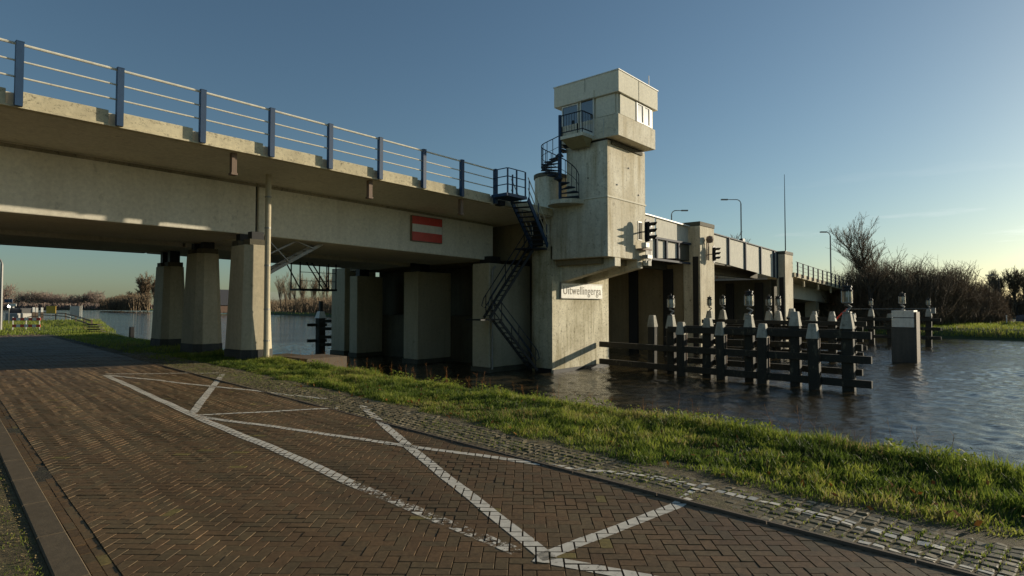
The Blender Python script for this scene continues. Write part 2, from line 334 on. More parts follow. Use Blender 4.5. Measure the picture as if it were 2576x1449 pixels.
# far shore beyond the lake
mb = MB()
mb.add([(-3500, 1000, ZW-.3), (-1500, 900, ZW-.3), (100, 840, ZW-.3), (212, 700, ZW-.3), (3500, 700, ZW-.3), (3500, 4500, 0.3), (-3500, 4500, .3), (-3500, 1015, -.3), (-1500, 912, -.3), (105, 850, -.3), (216, 712, -.3), (3500, 712, -.3)],
       [(0, 1, 8, 7), (1, 2, 9, 8), (2, 3, 10, 9), (3, 4, 11, 10), (7, 8, 9, 10, 11, 5, 6)])
tag(mb.build('far_shore', 'ground'), kind='structure')
# one sheet: a fine grid with real waves in the canal near the camera, coarse beyond
gx_ = np.concatenate([[-4000, -600, -100, -20, 4], np.arange(7, 30, .095), np.arange(30, 50, .16), np.arange(50, 80, .3), [82, 90, 110, 200, 600, 4000]])
gy_ = np.concatenate([[-2500, -600, -120, -40, -20], np.arange(-12, 20, .095), np.arange(20, 48, .24), [50, 54, 60, 75, 110, 200, 500, 1300]])
GX, GY = np.meshgrid(gx_, gy_); GZ = np.zeros_like(GX)
wr = np.random.default_rng(4)
NW_ = 70
for k in range(NW_):
    lam = .27*(1.15/.27)**(k/(NW_-1)); dirw = math.radians(-35)+wr.normal(0, .75); ph = wr.uniform(0, 6.283); kx = 2*math.pi/lam
    GZ += lam*.125*math.sqrt(2)/(2*math.pi*math.sqrt(NW_))*np.sin(kx*(GX*math.cos(dirw)+GY*math.sin(dirw))+ph)*(.6 if lam < .6 else 1.0)
gust = .55+.7*vnoise(GX, GY, 6.0, 77)
fade = np.clip((GX-6)/3, 0, 1)*np.clip((79-GX)/6, 0, 1)*np.clip((GY+15)/4, 0, 1)*np.clip((49-GY)/10, 0, 1)
GZ = ZW+GZ*gust*fade
Vw = np.stack([GX.ravel(), GY.ravel(), GZ.ravel()], 1); nx_ = len(gx_); ii, jj = np.meshgrid(np.arange(nx_-1), np.arange(len(gy_)-1)); q0 = (jj*nx_+ii).ravel()
tag(link_mesh('water', Vw, np.stack([q0, q0+1, q0+nx_+1, q0+nx_], 1), 'water', smooth=True), kind='structure')

# ================================================================ brick road
RD = Vector((0.09, 1)).normalized(); RN = Vector((RD.y, -RD.x)); R0 = Vector((0.9, 0))
def uv2w(u, v): p = R0+RD*v+RN*u; return (p.x, p.y)
def w2uv(x, y): d = Vector((x, y))-R0; return d.dot(RN), d.dot(RD)
ROADW = 3.86; VMAX = 52
def fz(x, y): return 0.006*math.sin(x*0.9+y*0.33)+0.004*math.sin(y*1.7-x*1.1)+0.003*math.sin(y*4.1+x*2.7)+0.002*math.sin(x*6.3-y*.7)
# bed of the road
mb = MB(); pts = []
for v in np.arange(-8, VMAX+.1, 2.0):
    pts.append([uv2w(-.34, v), uv2w(1.9, v), uv2w(ROADW+1.35, v)])
vv = [(p[0], p[1], -0.018) for r in pts for p in r]
ff = [[r*3+i, r*3+i+1, (r+1)*3+i+1, (r+1)*3+i] for r in range(len(pts)-1) for i in range(2)]
road = tag(link_mesh('road', vv, ff, 'joint'), kind='structure')
mb = MB(); mb.add([(*uv2w(-.3, VMAX), -.02), (*uv2w(ROADW+.1, VMAX), -.02), (*uv2w(ROADW-4, 90), -.02), (*uv2w(-14, 90), -.02)], [(0, 1, 2, 3)])
tag(mb.build('far_road', 'kerb'), kind='structure')
W = 0.092
c45, s45 = math.cos(math.radians(45)), math.sin(math.radians(45))
def clip_poly(poly, a, b, c):   # keep a*x+b*y+c >= 0
    outp = []
    for i in range(len(poly)):
        p = poly[i]; q = poly[(i+1) % len(poly)]
        dp = a*p[0]+b*p[1]+c; dq = a*q[0]+b*q[1]+c
        if dp >= 0: outp.append(p)
        if (dp >= 0) != (dq >= 0):
            t = dp/(dp-dq); outp.append((p[0]+(q[0]-p[0])*t, p[1]+(q[1]-p[1])*t))
    return outp
bricks = []   # (top polygon in world, z, tiltx, tilty, tone)
nmax = int(((VMAX+8)*1.5)/W)
G = 0.0035
for gx in range(-30, nmax):
    for gy in range(-30, nmax):
        c = (gx-gy) % 4
        if c == 0: x0, x1, y0, y1 = gx, gx+2, gy, gy+1
        elif c == 3: x0, x1, y0, y1 = gx, gx+1, gy, gy+2
        else: continue
        # rotate the laying pattern 45 degrees: a,b -> u,v
        ca, cb = (x0+x1)/2*W, (y0+y1)/2*W
        u = (ca-cb)*c45; v = (ca+cb)*s45-1.5
        if u < -0.13 or u > ROADW+0.13 or v < -3 or v > VMAX: continue
        loc = [(x0*W+G, y0*W+G), (x1*W-G, y0*W+G), (x1*W-G, y1*W-G), (x0*W+G, y1*W-G)]
        poly = [((a-b_)*c45, (a+b_)*s45-1.5) for a, b_ in loc]
        poly = clip_poly(poly, 1, 0, 0.0); poly = clip_poly(poly, -1, 0, ROADW) if len(poly) > 2 else poly
        if len(poly) < 3: continue
        ar = abs(sum(poly[i][0]*poly[(i+1) % len(poly)][1]-poly[(i+1) % len(poly)][0]*poly[i][1] for i in range(len(poly))))/2
        if ar < 0.0006: continue
        bricks.append([uv2w(*p) for p in poly])
def top_z(poly, jit, base=0.0, tilt=0.008):
    cx = sum(p[0] for p in poly)/len(poly); cy = sum(p[1] for p in poly)/len(poly)
    z = base+fz(cx, cy)+rng.uniform(-jit, jit); tx, ty = rng.normal(0, tilt, 2)
    return cx, cy, z, tx, ty
def brick_geo(poly, info, depth=0.02, ins=0.0045):
    cx, cy, z, tx, ty = info; n = len(poly)
    V = []; 
    for x, y in poly:
        V.append((x, y, z-depth))
    for x, y in poly:
        dx, dy = x-cx, y-cy; L = math.hypot(dx, dy)+1e-6; k = max(0, (L-ins)/L); V.append((cx+dx*k, cy+dy*k, z+tx*dx+ty*dy))
    for x, y in poly:
        V.append((x, y, z+tx*(x-cx)+ty*(y-cy)-0.0025))
    F = [[n+i for i in range(n)]]
    for i in range(n):
        j = (i+1) % n; F.append([2*n+i, 2*n+j, n+j, n+i]); F.append([i, j, 2*n+j, 2*n+i])
    return V, F
paintable = []
def lay(polys, single_name, mat, parent, jit, tonef, stuff_name, base=0.0, tilt=0.008, ins=0.0045, keep=300):
    infos = [top_z(p, jit, base, tilt) for p in polys]
    order = sorted(range(len(polys)), key=lambda i: (math.hypot(infos[i][0], infos[i][1]) if view_ok(infos[i][0], infos[i][1]) else 999))
    top = set(order[:keep]); SV = []; SF = []; ST = []
    for i in range(len(polys)):
        V, F = brick_geo(polys[i], infos[i], ins=ins); t = tonef(infos[i])
        paintable.append((polys[i], infos[i], base))
        if i in top: link_mesh(single_name, V, F, mat, parent, attrs={'tone': [t]*len(F)})
        else:
            k = len(SV); SV += V; SF += [[a+k for a in f] for f in F]; ST += [t]*len(F)
    if SV: tag(link_mesh(stuff_name, SV, SF, mat, parent, attrs={'tone': ST}), kind='stuff')
def view_ok(x, y):
    az = math.degrees(math.atan2(y, x)); d = math.hypot(x, y)
    f = x*math.cos(TH)+y*math.sin(TH)
    return abs(az-41.1) < 41 and f > 3.75
def btone(i):
    t = .16+.62*rng.beta(2.6, 2.6); return 1.0 if rng.random() < 0.008 else t
lay(bricks, 'brick', 'brick', road, 0.0014, btone, 'distant_bricks', tilt=0.006, ins=0.0022)
# gutter rows and kerb on the left
polys = []
for r, (ua, ub) in enumerate(((-0.139, -0.073), (-0.069, -0.004))):
    v = 1.0+r*0.1
    while v < VMAX: polys.append([uv2w(ua, v+.003), uv2w(ub, v+.003), uv2w(ub, v+.197), uv2w(ua, v+.197)]); v += 0.2
gut = tag(link_mesh('gutter', [(*uv2w(-.142, -3), -.014), (*uv2w(-.001, -3), -.014), (*uv2w(-.001, VMAX), -.014), (*uv2w(-.142, VMAX), -.014)], [[0, 1, 2, 3]], 'joint'), kind='structure')
lay(polys, 'gutter_brick', 'brick', gut, 0.002, lambda i: 0.98 if rng.random() < .03 else rng.uniform(.1, .6), 'distant_gutter_bricks', base=-0.004)
kerb = tag(link_mesh('kerb', [(*uv2w(-.355, -3), -.03), (*uv2w(-.142, -3), -.03), (*uv2w(-.142, VMAX), -.03), (*uv2w(-.355, VMAX), -.03)], [[0, 1, 2, 3]], 'joint'), kind='structure')
v = 0.55
while v < VMAX:
    mb = MB(); p = [uv2w(-.325, v+.006), uv2w(-.145, v+.006), uv2w(-.145, v+.994), uv2w(-.325, v+.994)]
    q = [uv2w(-.315, v+.012), uv2w(-.155, v+.012), uv2w(-.155, v+.988), uv2w(-.315, v+.988)]
    mb.prism(p, -.05, .0); mb.prism(p, .0, .012, q); mb.build('kerb_stone', 'kerb', kerb); v += 1.0
# right edging and paver strip
EDGE0 = ROADW+0.012
edge = tag(link_mesh('edging', [(*uv2w(ROADW, -3), -.016), (*uv2w(ROADW+.1, -3), -.016), (*uv2w(ROADW+.1, VMAX), -.016), (*uv2w(ROADW, VMAX), -.016)], [[0, 1, 2, 3]], 'soil'), kind='structure')
v = -2.0
while v < 40:
    mb = MB(); mb.prism([uv2w(EDGE0, v+.004), uv2w(EDGE0+.028, v+.004), uv2w(EDGE0+.028, v+.996), uv2w(EDGE0, v+.996)], -.03, .012)
    mb.build('edging_stone', 'greytimber', edge); v += 1.0
def verge_x(Y): return float(np.interp(Y, [-4, 0, 1.3, 2.35, 5, 8, 10.8, 17.2, 24, 46], [5.35, 5.5, 5.55, 5.64, 5.84, 6.32, 6.7, 7.42, 8.0, 9.9]))
strip = tag(link_mesh('paved_verge', [(*uv2w(ROADW+.1, -3), -.012), (*uv2w(ROADW+1.2, -3), -.012), (*uv2w(ROADW+1.2, 30), -.012), (*uv2w(ROADW+.1, 30), -.012)], [[0, 1, 2, 3]], 'moss'), kind='structure')
polys = []; v = -2.0; row = 0
while v < 26:
    u = ROADW+.082; 
    for k in range(11):
        g = 0.011; du = 0.1
        x, y = uv2w(u+.05, v+.05)
        if x < verge_x(y)+0.18 and rng.random() > 0.05:
            j = rng.normal(0, .005, 8)
            polys.append([uv2w(u+g+j[0], v+g+j[1]), uv2w(u+du-g+j[2], v+g+j[3]), uv2w(u+du-g+j[4], v+.1-g+j[5]), uv2w(u+g+j[6], v+.1-g+j[7])])
        u += du
    v += 0.1; row += 1
lay(polys, 'paving_stone', 'paver', strip, 0.004, lambda i: rng.beta(2, 2), 'distant_paving_stones', base=-0.003, tilt=0.045, ins=0.014)

# painted lines, cut to the tops of the bricks they lie on
LINES = [('A', [(4.71, 17.61), (3.88, 10.11), (3.55, 6.2), (3.43, 5.1)], .13, .44), ('A2', [(3.43, 5.1), (3.21, 2.75)], .12, .68), ('B', [(6.76, 15.68), (3.94, 10.2)], .13, .42),
         ('C', [(4.8, 17.93), (6.84, 15.87)], .10, .5), ('D', [(4.74, 17.58), (6.18, 9.97)], .10, .46), ('E', [(3.93, 9.94), (5.72, 8.85)], .10, .5),
         ('F', [(3.89, 9.83), (5.13, 4.18), (5.52, 2.98)], .10, .42), ('G', [(6.12, 8.75), (4.73, 5.77), (3.26, 2.5)], .12, .42), ('H', [(3.24, 2.57), (4.87, 2.38), (5.65, 2.45)], .115, .42),
         ('I', [(3.22, 2.6), (3.50, 1.75)], .12, .56), ('J', [(5.52, 2.95), (5.50, 1.98), (5.25, 0.5)], .10, .52), ('K', [(5.02, 1.05), (4.96, .1), (4.92, -.6)], .055, .38)]
for nm, pl, w, wear in LINES:
    V = []; F = []; T = []
    for k in range(len(pl)-1):
        a = Vector(pl[k]); b_ = Vector(pl[k+1]); d = (b_-a).normalized(); nn = Vector((-d.y, d.x)); L = (b_-a).length
        ext = 0.0 if 0 < k else 0.0
        for poly, (cx, cy, z, tx, ty), base_ in paintable:
            rel = Vector((cx, cy))-a
            if abs(rel.dot(nn)) > w/2+.12 or rel.dot(d) < -.15 or rel.dot(d) > L+.15: continue
            q = poly
            # shrink a little to leave the joint bare
            q = [(cx+(x-cx)*.955, cy+(y-cy)*.955) for x, y in q]
            for (aa, bb, cc) in ((nn.x, nn.y, -nn.dot(a)+w/2), (-nn.x, -nn.y, nn.dot(a)+w/2), (d.x, d.y, -d.dot(a)), (-d.x, -d.y, d.dot(b_))):
                q = clip_poly(q, aa, bb, cc)
                if len(q) < 3: break
            if len(q) < 3: continue
            i0 = len(V); V += [(x, y, z+tx*(x-cx)+ty*(y-cy)+.003) for x, y in q]; F.append([i0+i for i in range(len(q))]); T.append(wear+rng.normal(0, .035))
    if V:
        tag(link_mesh('painted_line', V, F, 'marking', attrs={'wear': T}), kind='structure')

# ================================================================ grass and plants
def blades(name, x, y, z, h, w, tone, lean=0.35, label=None, mat='grass'):
    n = len(x); az = rng.uniform(0, 2*math.pi, n); la = rng.uniform(0, 2*math.pi, n); l = rng.uniform(.1, 1, n)*lean*h
    wx = np.cos(az)*w/2; wy = np.sin(az)*w/2; lx = np.cos(la)*l; ly = np.sin(la)*l
    V = np.zeros((n, 5, 3))
    V[:, 0] = np.stack([x-wx, y-wy, z], 1); V[:, 1] = np.stack([x+wx, y+wy, z], 1)
    V[:, 2] = np.stack([x+wx*.8+lx*.35, y+wy*.8+ly*.35, z+h*.55], 1); V[:, 3] = np.stack([x-wx*.8+lx*.35, y-wy*.8+ly*.35, z+h*.55], 1)
    V[:, 4] = np.stack([x+lx, y+ly, z+h*np.sqrt(np.clip(1-(lean*l/(h+1e-6))**2*.5, .4, 1))], 1)
    i = np.arange(n)*5
    F = np.concatenate([np.stack([i, i+1, i+2], 1), np.stack([i, i+2, i+3], 1), np.stack([i+3, i+2, i+4], 1)], 0)
    o = link_mesh(name, V.reshape(-1, 3), F, mat, attrs={'tone': np.tile(tone, 3)})
    return tag(o, label, 'grass', kind='stuff')
def groundz(t):  # t = distance past the crest line
    return np.interp(t, [-3.2, -1.8, -0.9, -.35, .15, .8, 1.6, 2.6], [-.035, -.03, 0, .015, -.12, -.5, -1.0, -1.6])
N = 210000
yy = rng.uniform(-1.5, 24, N); cr_ = 8.2+.085*yy
x0 = np.interp(yy, [-4, 0, 1.3, 2.35, 5, 8, 10.8, 17.2, 24], [5.38, 5.5, 5.55, 5.64, 5.84, 6.32, 6.7, 7.42, 8.0])+.05*np.sin(yy*3.1)+.05*np.sin(yy*1.3)+.03
xx = x0+(cr_+1.3-x0)*rng.random(N)**1.0
keepm = ~((yy > 17.8) & (rng.random(N) < .45)); xx, yy, x0, cr_ = xx[keepm], yy[keepm], x0[keepm], cr_[keepm]
cl = vnoise(xx, yy, .28, 1)*.6+vnoise(xx, yy, .9, 2)*.4; cl2 = vnoise(xx, yy, .13, 3)
keepm = (cl2*.6+cl*.4+rng.random(len(xx))*.35) > .30; xx, yy, x0, cr_, cl, cl2 = [a[keepm] for a in (xx, yy, x0, cr_, cl, cl2)]
t = xx-cr_; zz = groundz(t)
edgef = np.clip((xx-x0)/.35, .35, 1)
hh = (.03+.17*cl**1.9+.055*cl2)*edgef*rng.uniform(.6, 1.25, len(xx))*np.where(t > -.5, 1.35, 1)
tone = np.clip(.02+1.0*cl2*vnoise(xx, yy, .5, 5)+.40*rng.random(len(xx))+np.where(t > -.6, .12, 0), 0, .9); pt = vnoise(xx, yy, 1.3, 61); tone = np.clip(tone+(pt-.5)*.45, 0, .92); tone = np.where(rng.random(len(xx)) < .03+.22*(vnoise(xx, yy, .8, 62) > .74), .97, tone); hh = hh*(.55+.55*vnoise(xx, yy, 1.0, 63))
blades('grass', xx, yy, zz-.01, hh, rng.uniform(.007, .018, len(xx)), tone, .75, 'long wet green grass on the canal bank beside the brick road')
N = 26000; yy = rng.uniform(-1.5, 20, N); xe = np.interp(yy, [-4, 0, 1.3, 2.35, 5, 8, 10.8, 17.2, 24], [5.38, 5.5, 5.55, 5.64, 5.84, 6.32, 6.7, 7.42, 8.0]); xr = 4.80+.0905*yy+.12
uu = (xr+(xe+.05-xr)*rng.random(N)**.8-.9)*RN.x+yy*RN.y; vv_ = (xr+(xe-xr)*0.5-.9)*RD.x+yy*RD.y
xx = xr+(xe+.05-xr)*rng.random(N)**.7; uu = (xx-.9)*RN.x+yy*RN.y; vv_ = (xx-.9)*RD.x+yy*RD.y
onj = (np.abs(((uu-(ROADW+.082)+.05) % .1)-.05) < .012) | (np.abs(((vv_+.05) % .1)-.05) < .012)
cl = vnoise(xx, yy, .35, 51); k = onj & (cl+.35*rng.random(N) > .5); xx, yy, cl = xx[k], yy[k], cl[k]
blades('joint_grass', xx, yy, np.full(len(xx), -.012), (.010+.020*cl)*rng.uniform(.5, 1.2, len(xx)), rng.uniform(.004, .010, len(xx)), np.clip(.1+.8*rng.random(len(xx)), 0, 1), .8, 'mossy grass growing in the joints of the paving stones')
# broad leaved weeds and dry stalks on the crest
P0 = []; P1 = []; r0 = []
for k in range(90):
    y = rng.uniform(.5, 17); x = 8.2+.085*y+rng.uniform(-.5, .3); h = rng.uniform(.18, .42); lx, ly = rng.normal(0, .08, 2)
    P0.append((x, y, -.05)); P1.append((x+lx, y+ly, h)); r0.append(.003)
    for q in range(3): 
        f = rng.uniform(.5, .95); b0 = (x+lx*f, y+ly*f, -.05+(h+.05)*f); P0.append(b0); P1.append((b0[0]+rng.normal(0, .05), b0[1]+rng.normal(0, .05), b0[2]+.07)); r0.append(.002)
V, F = tubes_np(P0, P1, r0, np.array(r0)*.5)
tag(link_mesh('dry_stalks', V, F, 'leaf', attrs={'tone': rng.random(len(F))}), 'thin dry reddish stalks sticking up from the bank edge', 'plant', kind='stuff')
def leafcards(name, x, y, z, s, tone, label, mat='leaf', cat='leaves', tiltm=.6):
    n = len(x); az = rng.uniform(0, 6.28, n); u = np.stack([np.cos(az), np.sin(az), rng.normal(0, tiltm, n)], 1); w = np.stack([-np.sin(az), np.cos(az), rng.normal(0, tiltm, n)], 1)
    c = np.stack([x, y, z], 1); s = s[:, None]
    V = np.stack([c-u*s, c+w*s*.55, c+u*s, c-w*s*.55], 1).reshape(-1, 3); i = np.arange(n)*4
    F = np.stack([i, i+1, i+2, i+3], 1)
    return tag(link_mesh(name, V, F, mat, attrs={'tone': tone}), label, cat, kind='stuff')
n = 260; y = rng.uniform(-.5, 12, n); x = 5.6+.08*y+rng.random(n)**1.2*2.2
leafcards('fallen_leaves', x, y, rng.uniform(.02, .09, n), rng.uniform(.018, .035, n), rng.random(n), 'scattered orange and brown leaves caught in the bank grass')
n = 9000; yb = rng.uniform(.5, 16, n); xb = 8.2+.085*yb+rng.normal(0, .35, n); k = vnoise(xb, yb, .6, 9) > .60; xb, yb = xb[k], yb[k]
leafcards('bank_weeds', xb, yb, groundz(xb-8.2-.085*yb)+rng.uniform(.03, .22, len(xb)), rng.uniform(.015, .03, len(xb)), rng.uniform(.35, .85, len(xb)), 'low broad-leaved weeds in clumps along the bank edge', mat='grass', cat='plant')
# left shoulder: moss, short grass, leaf litter
N = 42000; yy = rng.uniform(2.5, 24, N); xx = .9+.09*yy-.37-rng.random(N)**1.4*3.2; cl = vnoise(xx, yy, .2, 21)
k = cl+rng.random(N)*.5 > .75; xx, yy, cl = xx[k], yy[k], cl[k]
blades('shoulder_grass', xx, yy, np.full(len(xx), -.010), .008+.024*cl*rng.random(len(xx)), rng.uniform(.004, .009, len(xx)), np.clip(cl*.5+.4*rng.random(len(xx)), 0, 1), .6, 'short mossy grass left of the concrete kerb')
N = 6000; y = rng.uniform(2.5, 16, N); x = .9+.09*y-.36-np.abs(rng.normal(0, .12, N))-(rng.random(N) < .3)*rng.random(N)*1.5
leafcards('leaf_litter', x, y, rng.uniform(-.004, .012, N), rng.uniform(.003, .011, N), rng.random(N), 'yellow brown leaf litter lying along the left kerb', mat='litter', cat='leaves', tiltm=.3)
sh = MB(); sh.add([(*uv2w(-5, -3), -.010), (*uv2w(-.328, -3), -.006), (*uv2w(-.328, VMAX), -.006), (*uv2w(-5, VMAX), -.010)], [(0, 1, 2, 3)])
tag(sh.build('gravel_shoulder', 'moss'), kind='structure')
# distant grass: opposite bank and the land beyond the bridge
def far_grass(name, x, y, z, hmin, hmax, label, w=.05):
    n = len(x); cl = vnoise(x, y, 1.5, 31)
    return blades(name, x, y, z, (hmin+(hmax-hmin)*cl)*rng.uniform(.5, 1.1, n), rng.uniform(.5, 1, n)*w, np.clip(.25+.5*cl+.3*rng.random(n), 0, 1), .5, label)
N = 26000; y = rng.uniform(-14, 24, N); t = rng.random(N)**1.3*24; x = 71+.2*y+t
far_grass('opposite_bank_grass', x, y, np.interp(t, [0, 1, 3, 10, 30], [-1.15, -.8, -.45, -.3, -.2]), .12, .5, 'rough green grass on the bank across the canal')
N = 16000; y = 46+rng.random(N)**1.3*48; x = 12.1+.24*(y-46)-rng.random(N)*18+.8
far_grass('meadow_grass', x, y, np.full(N, -.02), .08, .32, 'green grass slope beyond the bridge at the left edge of the water')
N = 14000; y = 20+rng.random(N)*30; x = 7.0+.09*(y-20)+rng.random(N)*(8.8+.085*y-7.0-.09*(y-20))
far_grass('under_bridge_grass', x, y, groundz(x-8.2-.085*y), .05, .22, 'dark shaded grass between road and canal under the bridge', .02)
N = 9000; tt = rng.random(N); y = 20+tt*600; x = 71+.2*y+rng.random(N)*12
far_grass('canal_side_grass', x, y, np.full(N, -.8), .3, .8, 'thin green strip of grass on the far canal bank seen under the bridge', .25)

# ================================================================ main bridge
def zb(X):
    return -.00046*X*X if X < 60 else -1.656-.042*(X-60)
BR = thing('road_bridge', (2.7, 16.76, 6), 'long concrete road bridge with beige girder and cream edge over the brick road', 'bridge')
XS = [-26, -18, -10, -5, 0, 5, 9.56]
mb = MB(); mb.slab([(x, [(16.9, 6.07+zb(x)), (19.9, 5.93+zb(x)), (30.4, 5.93+zb(x)), (33.4, 6.05+zb(x)), (33.4, 6.42+zb(x)), (16.9, 6.42+zb(x))]) for x in [-26, -18, -10, -5, 0, 5, 9.5, 14, 18, 22.15]])
mb.build('deck_slab', 'girder', BR)
for xs, zbot in ((XS, lambda x: 4.12), ([9.66, 12, 15, 18, 21.3], lambda x: 4.12-(x-9.6)*.016)):
    for y0, y1 in ((19.8, 24.3), (26.0, 30.5)):
        mb = MB(); mb.slab([(x, [(y0, zbot(x)), (y1, zbot(x)), (y1, 5.94+zb(x)), (y0, 5.94+zb(x))]) for x in xs]); mb.build('girder', 'girder', BR, bevel=.03)
        if y0 == 19.8:
            mb = MB(); mb.slab([(x, [(y0-.025, 5.80+zb(x)), (y0-.002, 5.80+zb(x)), (y0-.002, 5.90+zb(x)), (y0-.025, 5.90+zb(x))]) for x in xs]); mb.build('girder_ledge', 'ledge', BR)
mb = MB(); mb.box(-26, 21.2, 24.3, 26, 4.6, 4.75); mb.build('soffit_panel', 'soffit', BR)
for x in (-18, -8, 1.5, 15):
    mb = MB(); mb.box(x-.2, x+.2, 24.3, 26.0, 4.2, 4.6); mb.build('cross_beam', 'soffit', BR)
posts = [2.72+1.92*k for k in range(-9, 9)]
for k, x in enumerate(posts):
    z = zb(x)
    # fascia panel between this post and the next
    x1 = x+1.92-.20
    if x1 < 18.4:
        mb = MB(); mb.slab([(q, [(16.76, 6.11+zb(q)), (16.9, 6.11+zb(q)), (16.9, 6.45+zb(q)), (16.76, 6.45+zb(q))]) for q in (x+.05, x1)]); mb.build('fascia_panel', 'fascia', BR, bevel=.012)
        mb = MB(); mb.slab([(q, [(16.70, 6.06+zb(q)), (16.9, 6.06+zb(q)), (16.9, 6.105+zb(q)), (16.70, 6.105+zb(q))]) for q in (x-.17, x+1.748)]); mb.build('drip_edge', 'fascia', BR)
    mb = MB()   # channel-section post
    mb.box(x-.07, x+.07, 16.60, 16.625, 6.08+z, 7.49+z); mb.box(x-.07, x-.058, 16.625, 16.74, 6.08+z, 7.49+z); mb.box(x+.058, x+.07, 16.625, 16.74, 6.08+z, 7.49+z); mb.box(x-.075, x+.075, 16.595, 16.745, 7.49+z, 7.505+z)
    mb.build('post', 'blue', BR)
    if k < len(posts)-1:
        xa, xb_ = x+.07, x+1.92-.07
        for dz, r in ((7.45, .032), (7.08, .022), (6.72, .022)):
            mb = MB(); mb.tube([(xa, 16.68, dz+zb(xa)), (xb_, 16.68, dz+zb(xb_))], r, 8); mb.build('rail', 'rail', BR)
mb = MB(); mb.slab([(q, [(16.78, 6.11+zb(q)), (16.9, 6.11+zb(q)), (16.9, 6.45+zb(q)), (16.78, 6.45+zb(q))]) for q in (18.2, 22.1)]); mb.build('fascia_panel', 'fascia', BR)
for x in (7.55, 12.15, 16.45):   # scupper boxes under the edge
    mb = MB(); mb.box(x-.07, x+.07, 16.95, 17.1, 5.50+zb(x), 6.06+zb(x)); mb.box(x-.09, x+.09, 16.93, 17.12, 5.44+zb(x), 5.50+zb(x)); mb.build('drain_spout', 'rust', BR)
mb = MB(); mb.tube([(9.36, 18.56, 6.0), (9.36, 18.56, -.05)], .09, 12)
mb.box(9.22, 9.50, 18.42, 18.70, -.08, .06)
pipe = mb.build('drain_pipe', 'column', BR)
for z in (5.2, 4.2, 3.0, 1.6, .6):
    mb = MB(); mb.tube([(9.36, 18.56, z), (9.36, 18.56, z+.05)], .10, 12); mb.build('pipe_clamp', 'galv', BR)
mb = MB(); mb.box(9.56, 9.66, 19.95, 24.2, 4.3, 5.8); mb.build('joint_gap', 'black', BR)
# end block next to the tower
# lattice inspection ladder between column and girder
LT = thing('inspection_ladder', (10.2, 20.6, 1.9), 'grey lattice steel ladder leaning from the third column up to the girder', 'ladder')
for dy in (0, .55):
    mb = MB(); mb.bar((10.05, 20.3+dy, 2.75), (12.4, 20.3+dy, 4.1), .07, .12); mb.build('stringer', 'galv', LT)
for k in range(7):
    f = k/6; mb = MB(); mb.bar((10.2+2.0*f, 20.3, 2.85+1.15*f), (10.2+2.0*f, 20.85, 2.85+1.15*f), .03, .03); mb.build('rung', 'galv', LT)
mb = MB(); mb.bar((10.05, 20.2, 3.45), (11.3, 20.2, 4.1), .05, .05); mb.bar((10.2, 20.2, 4.05), (11.0, 20.2, 3.3), .04, .04); mb.bar((11.2, 20.2, 4.1), (12.0, 20.2, 3.85), .04, .04); mb.build('brace', 'galv', LT)
GN = thing('inspection_gantry', (18, 27.5, 2.9), 'dark steel inspection gantry hanging under the deck behind the ladder', 'gantry')
gx, gy, gz = 17.2, 29.0, 2.55
mb = MB(); mb.box(gx-1.1, gx+1.1, gy-.5, gy+.5, gz, gz+.10); mb.build('platform', 'black', GN)
for x in (-1.05, 0.6, 1.05):
    for y in (-.45, .45):
        mb = MB(); mb.bar((gx+x, gy+y, gz+.1), (gx+x, gy+y, gz+1.55), .05, .05); mb.build('hanger', 'black', GN)
for z in (.5, .95):
    mb = MB(); mb.bar((gx-1.05, gy-.45, gz+z), (gx+1.05, gy-.45, gz+z), .03, .03); mb.build('rail', 'black', GN)
mb = MB(); mb.bar((gx-1.9, gy-.45, gz+1.5), (gx-1.05, gy-.45, gz+.1), .05, .05); mb.bar((gx-.7, gy-.4, gz+1.5), (gx+.3, gy-.4, gz+.1), .05, .05); mb.bar((gx-.4, gy-.4, gz+1.5), (gx+.6, gy-.4, gz+.1), .05, .05); mb.build('brace', 'black', GN)

# columns
cols = [(9.25, 19.55, 'tapered concrete column nearest the road edge with the grey drain pipe on it', 4.0), (9.5, 23.9, 'tapered shaded concrete column, middle one of the row beside the road', 4.0), (10.0, 28.6, 'tapered shaded concrete column farthest back in the row beside the road', 3.75)]
for ci, (cx, cy, lab, H) in enumerate(cols):
    T = thing('bridge_column', (cx, cy, -.05), lab, 'column', 'columns under the road bridge')
    def hexa(w, l, c):  # elongated octagon, long along Y
        return [(cx-w+c, cy-l), (cx+w-c, cy-l), (cx+w, cy-l+c), (cx+w, cy+l-c), (cx+w-c, cy+l), (cx-w+c, cy+l), (cx-w, cy+l-c), (cx-w, cy-l+c)]
    k = .1 if ci == 2 else .0
    mb = MB(); mb.prism(hexa(.52, .80, .24), .33, H-.3, hexa(.40, .66, .2)); mb.build('shaft', 'column', T, bevel=.02)
    mb = MB(); mb.prism(hexa(.55, .83, .25), -.6, .33, hexa(.535, .815, .245)); mb.build('plinth', 'tar', T)
    for q in (-.42, .42):
        mb = MB(); mb.box(cx-.3, cx+.3, cy+q-.22, cy+q+.22, H-.31, H-.12); mb.build('bearing_block', 'dark_conc', T)
        mb = MB(); mb.box(cx-.2, cx+.2, cy+q-.14, cy+q+.14, H-.12, 4.13); mb.build('bearing', 'black', T)
SL = MB(); SL.box(8.6, 11.4, 18.35, 20.9, -.5, -.02); tag(SL.build('concrete_footing', 'kerb'), 'low concrete footing slab at the foot of the nearest column', 'slab')
tag(MB().box(10.4, 11.9, 17.9, 19.4, -.6, .01).build('wooden_landing', 'greytimber'), 'small wooden landing edge beside the nearest column above the water', 'landing')

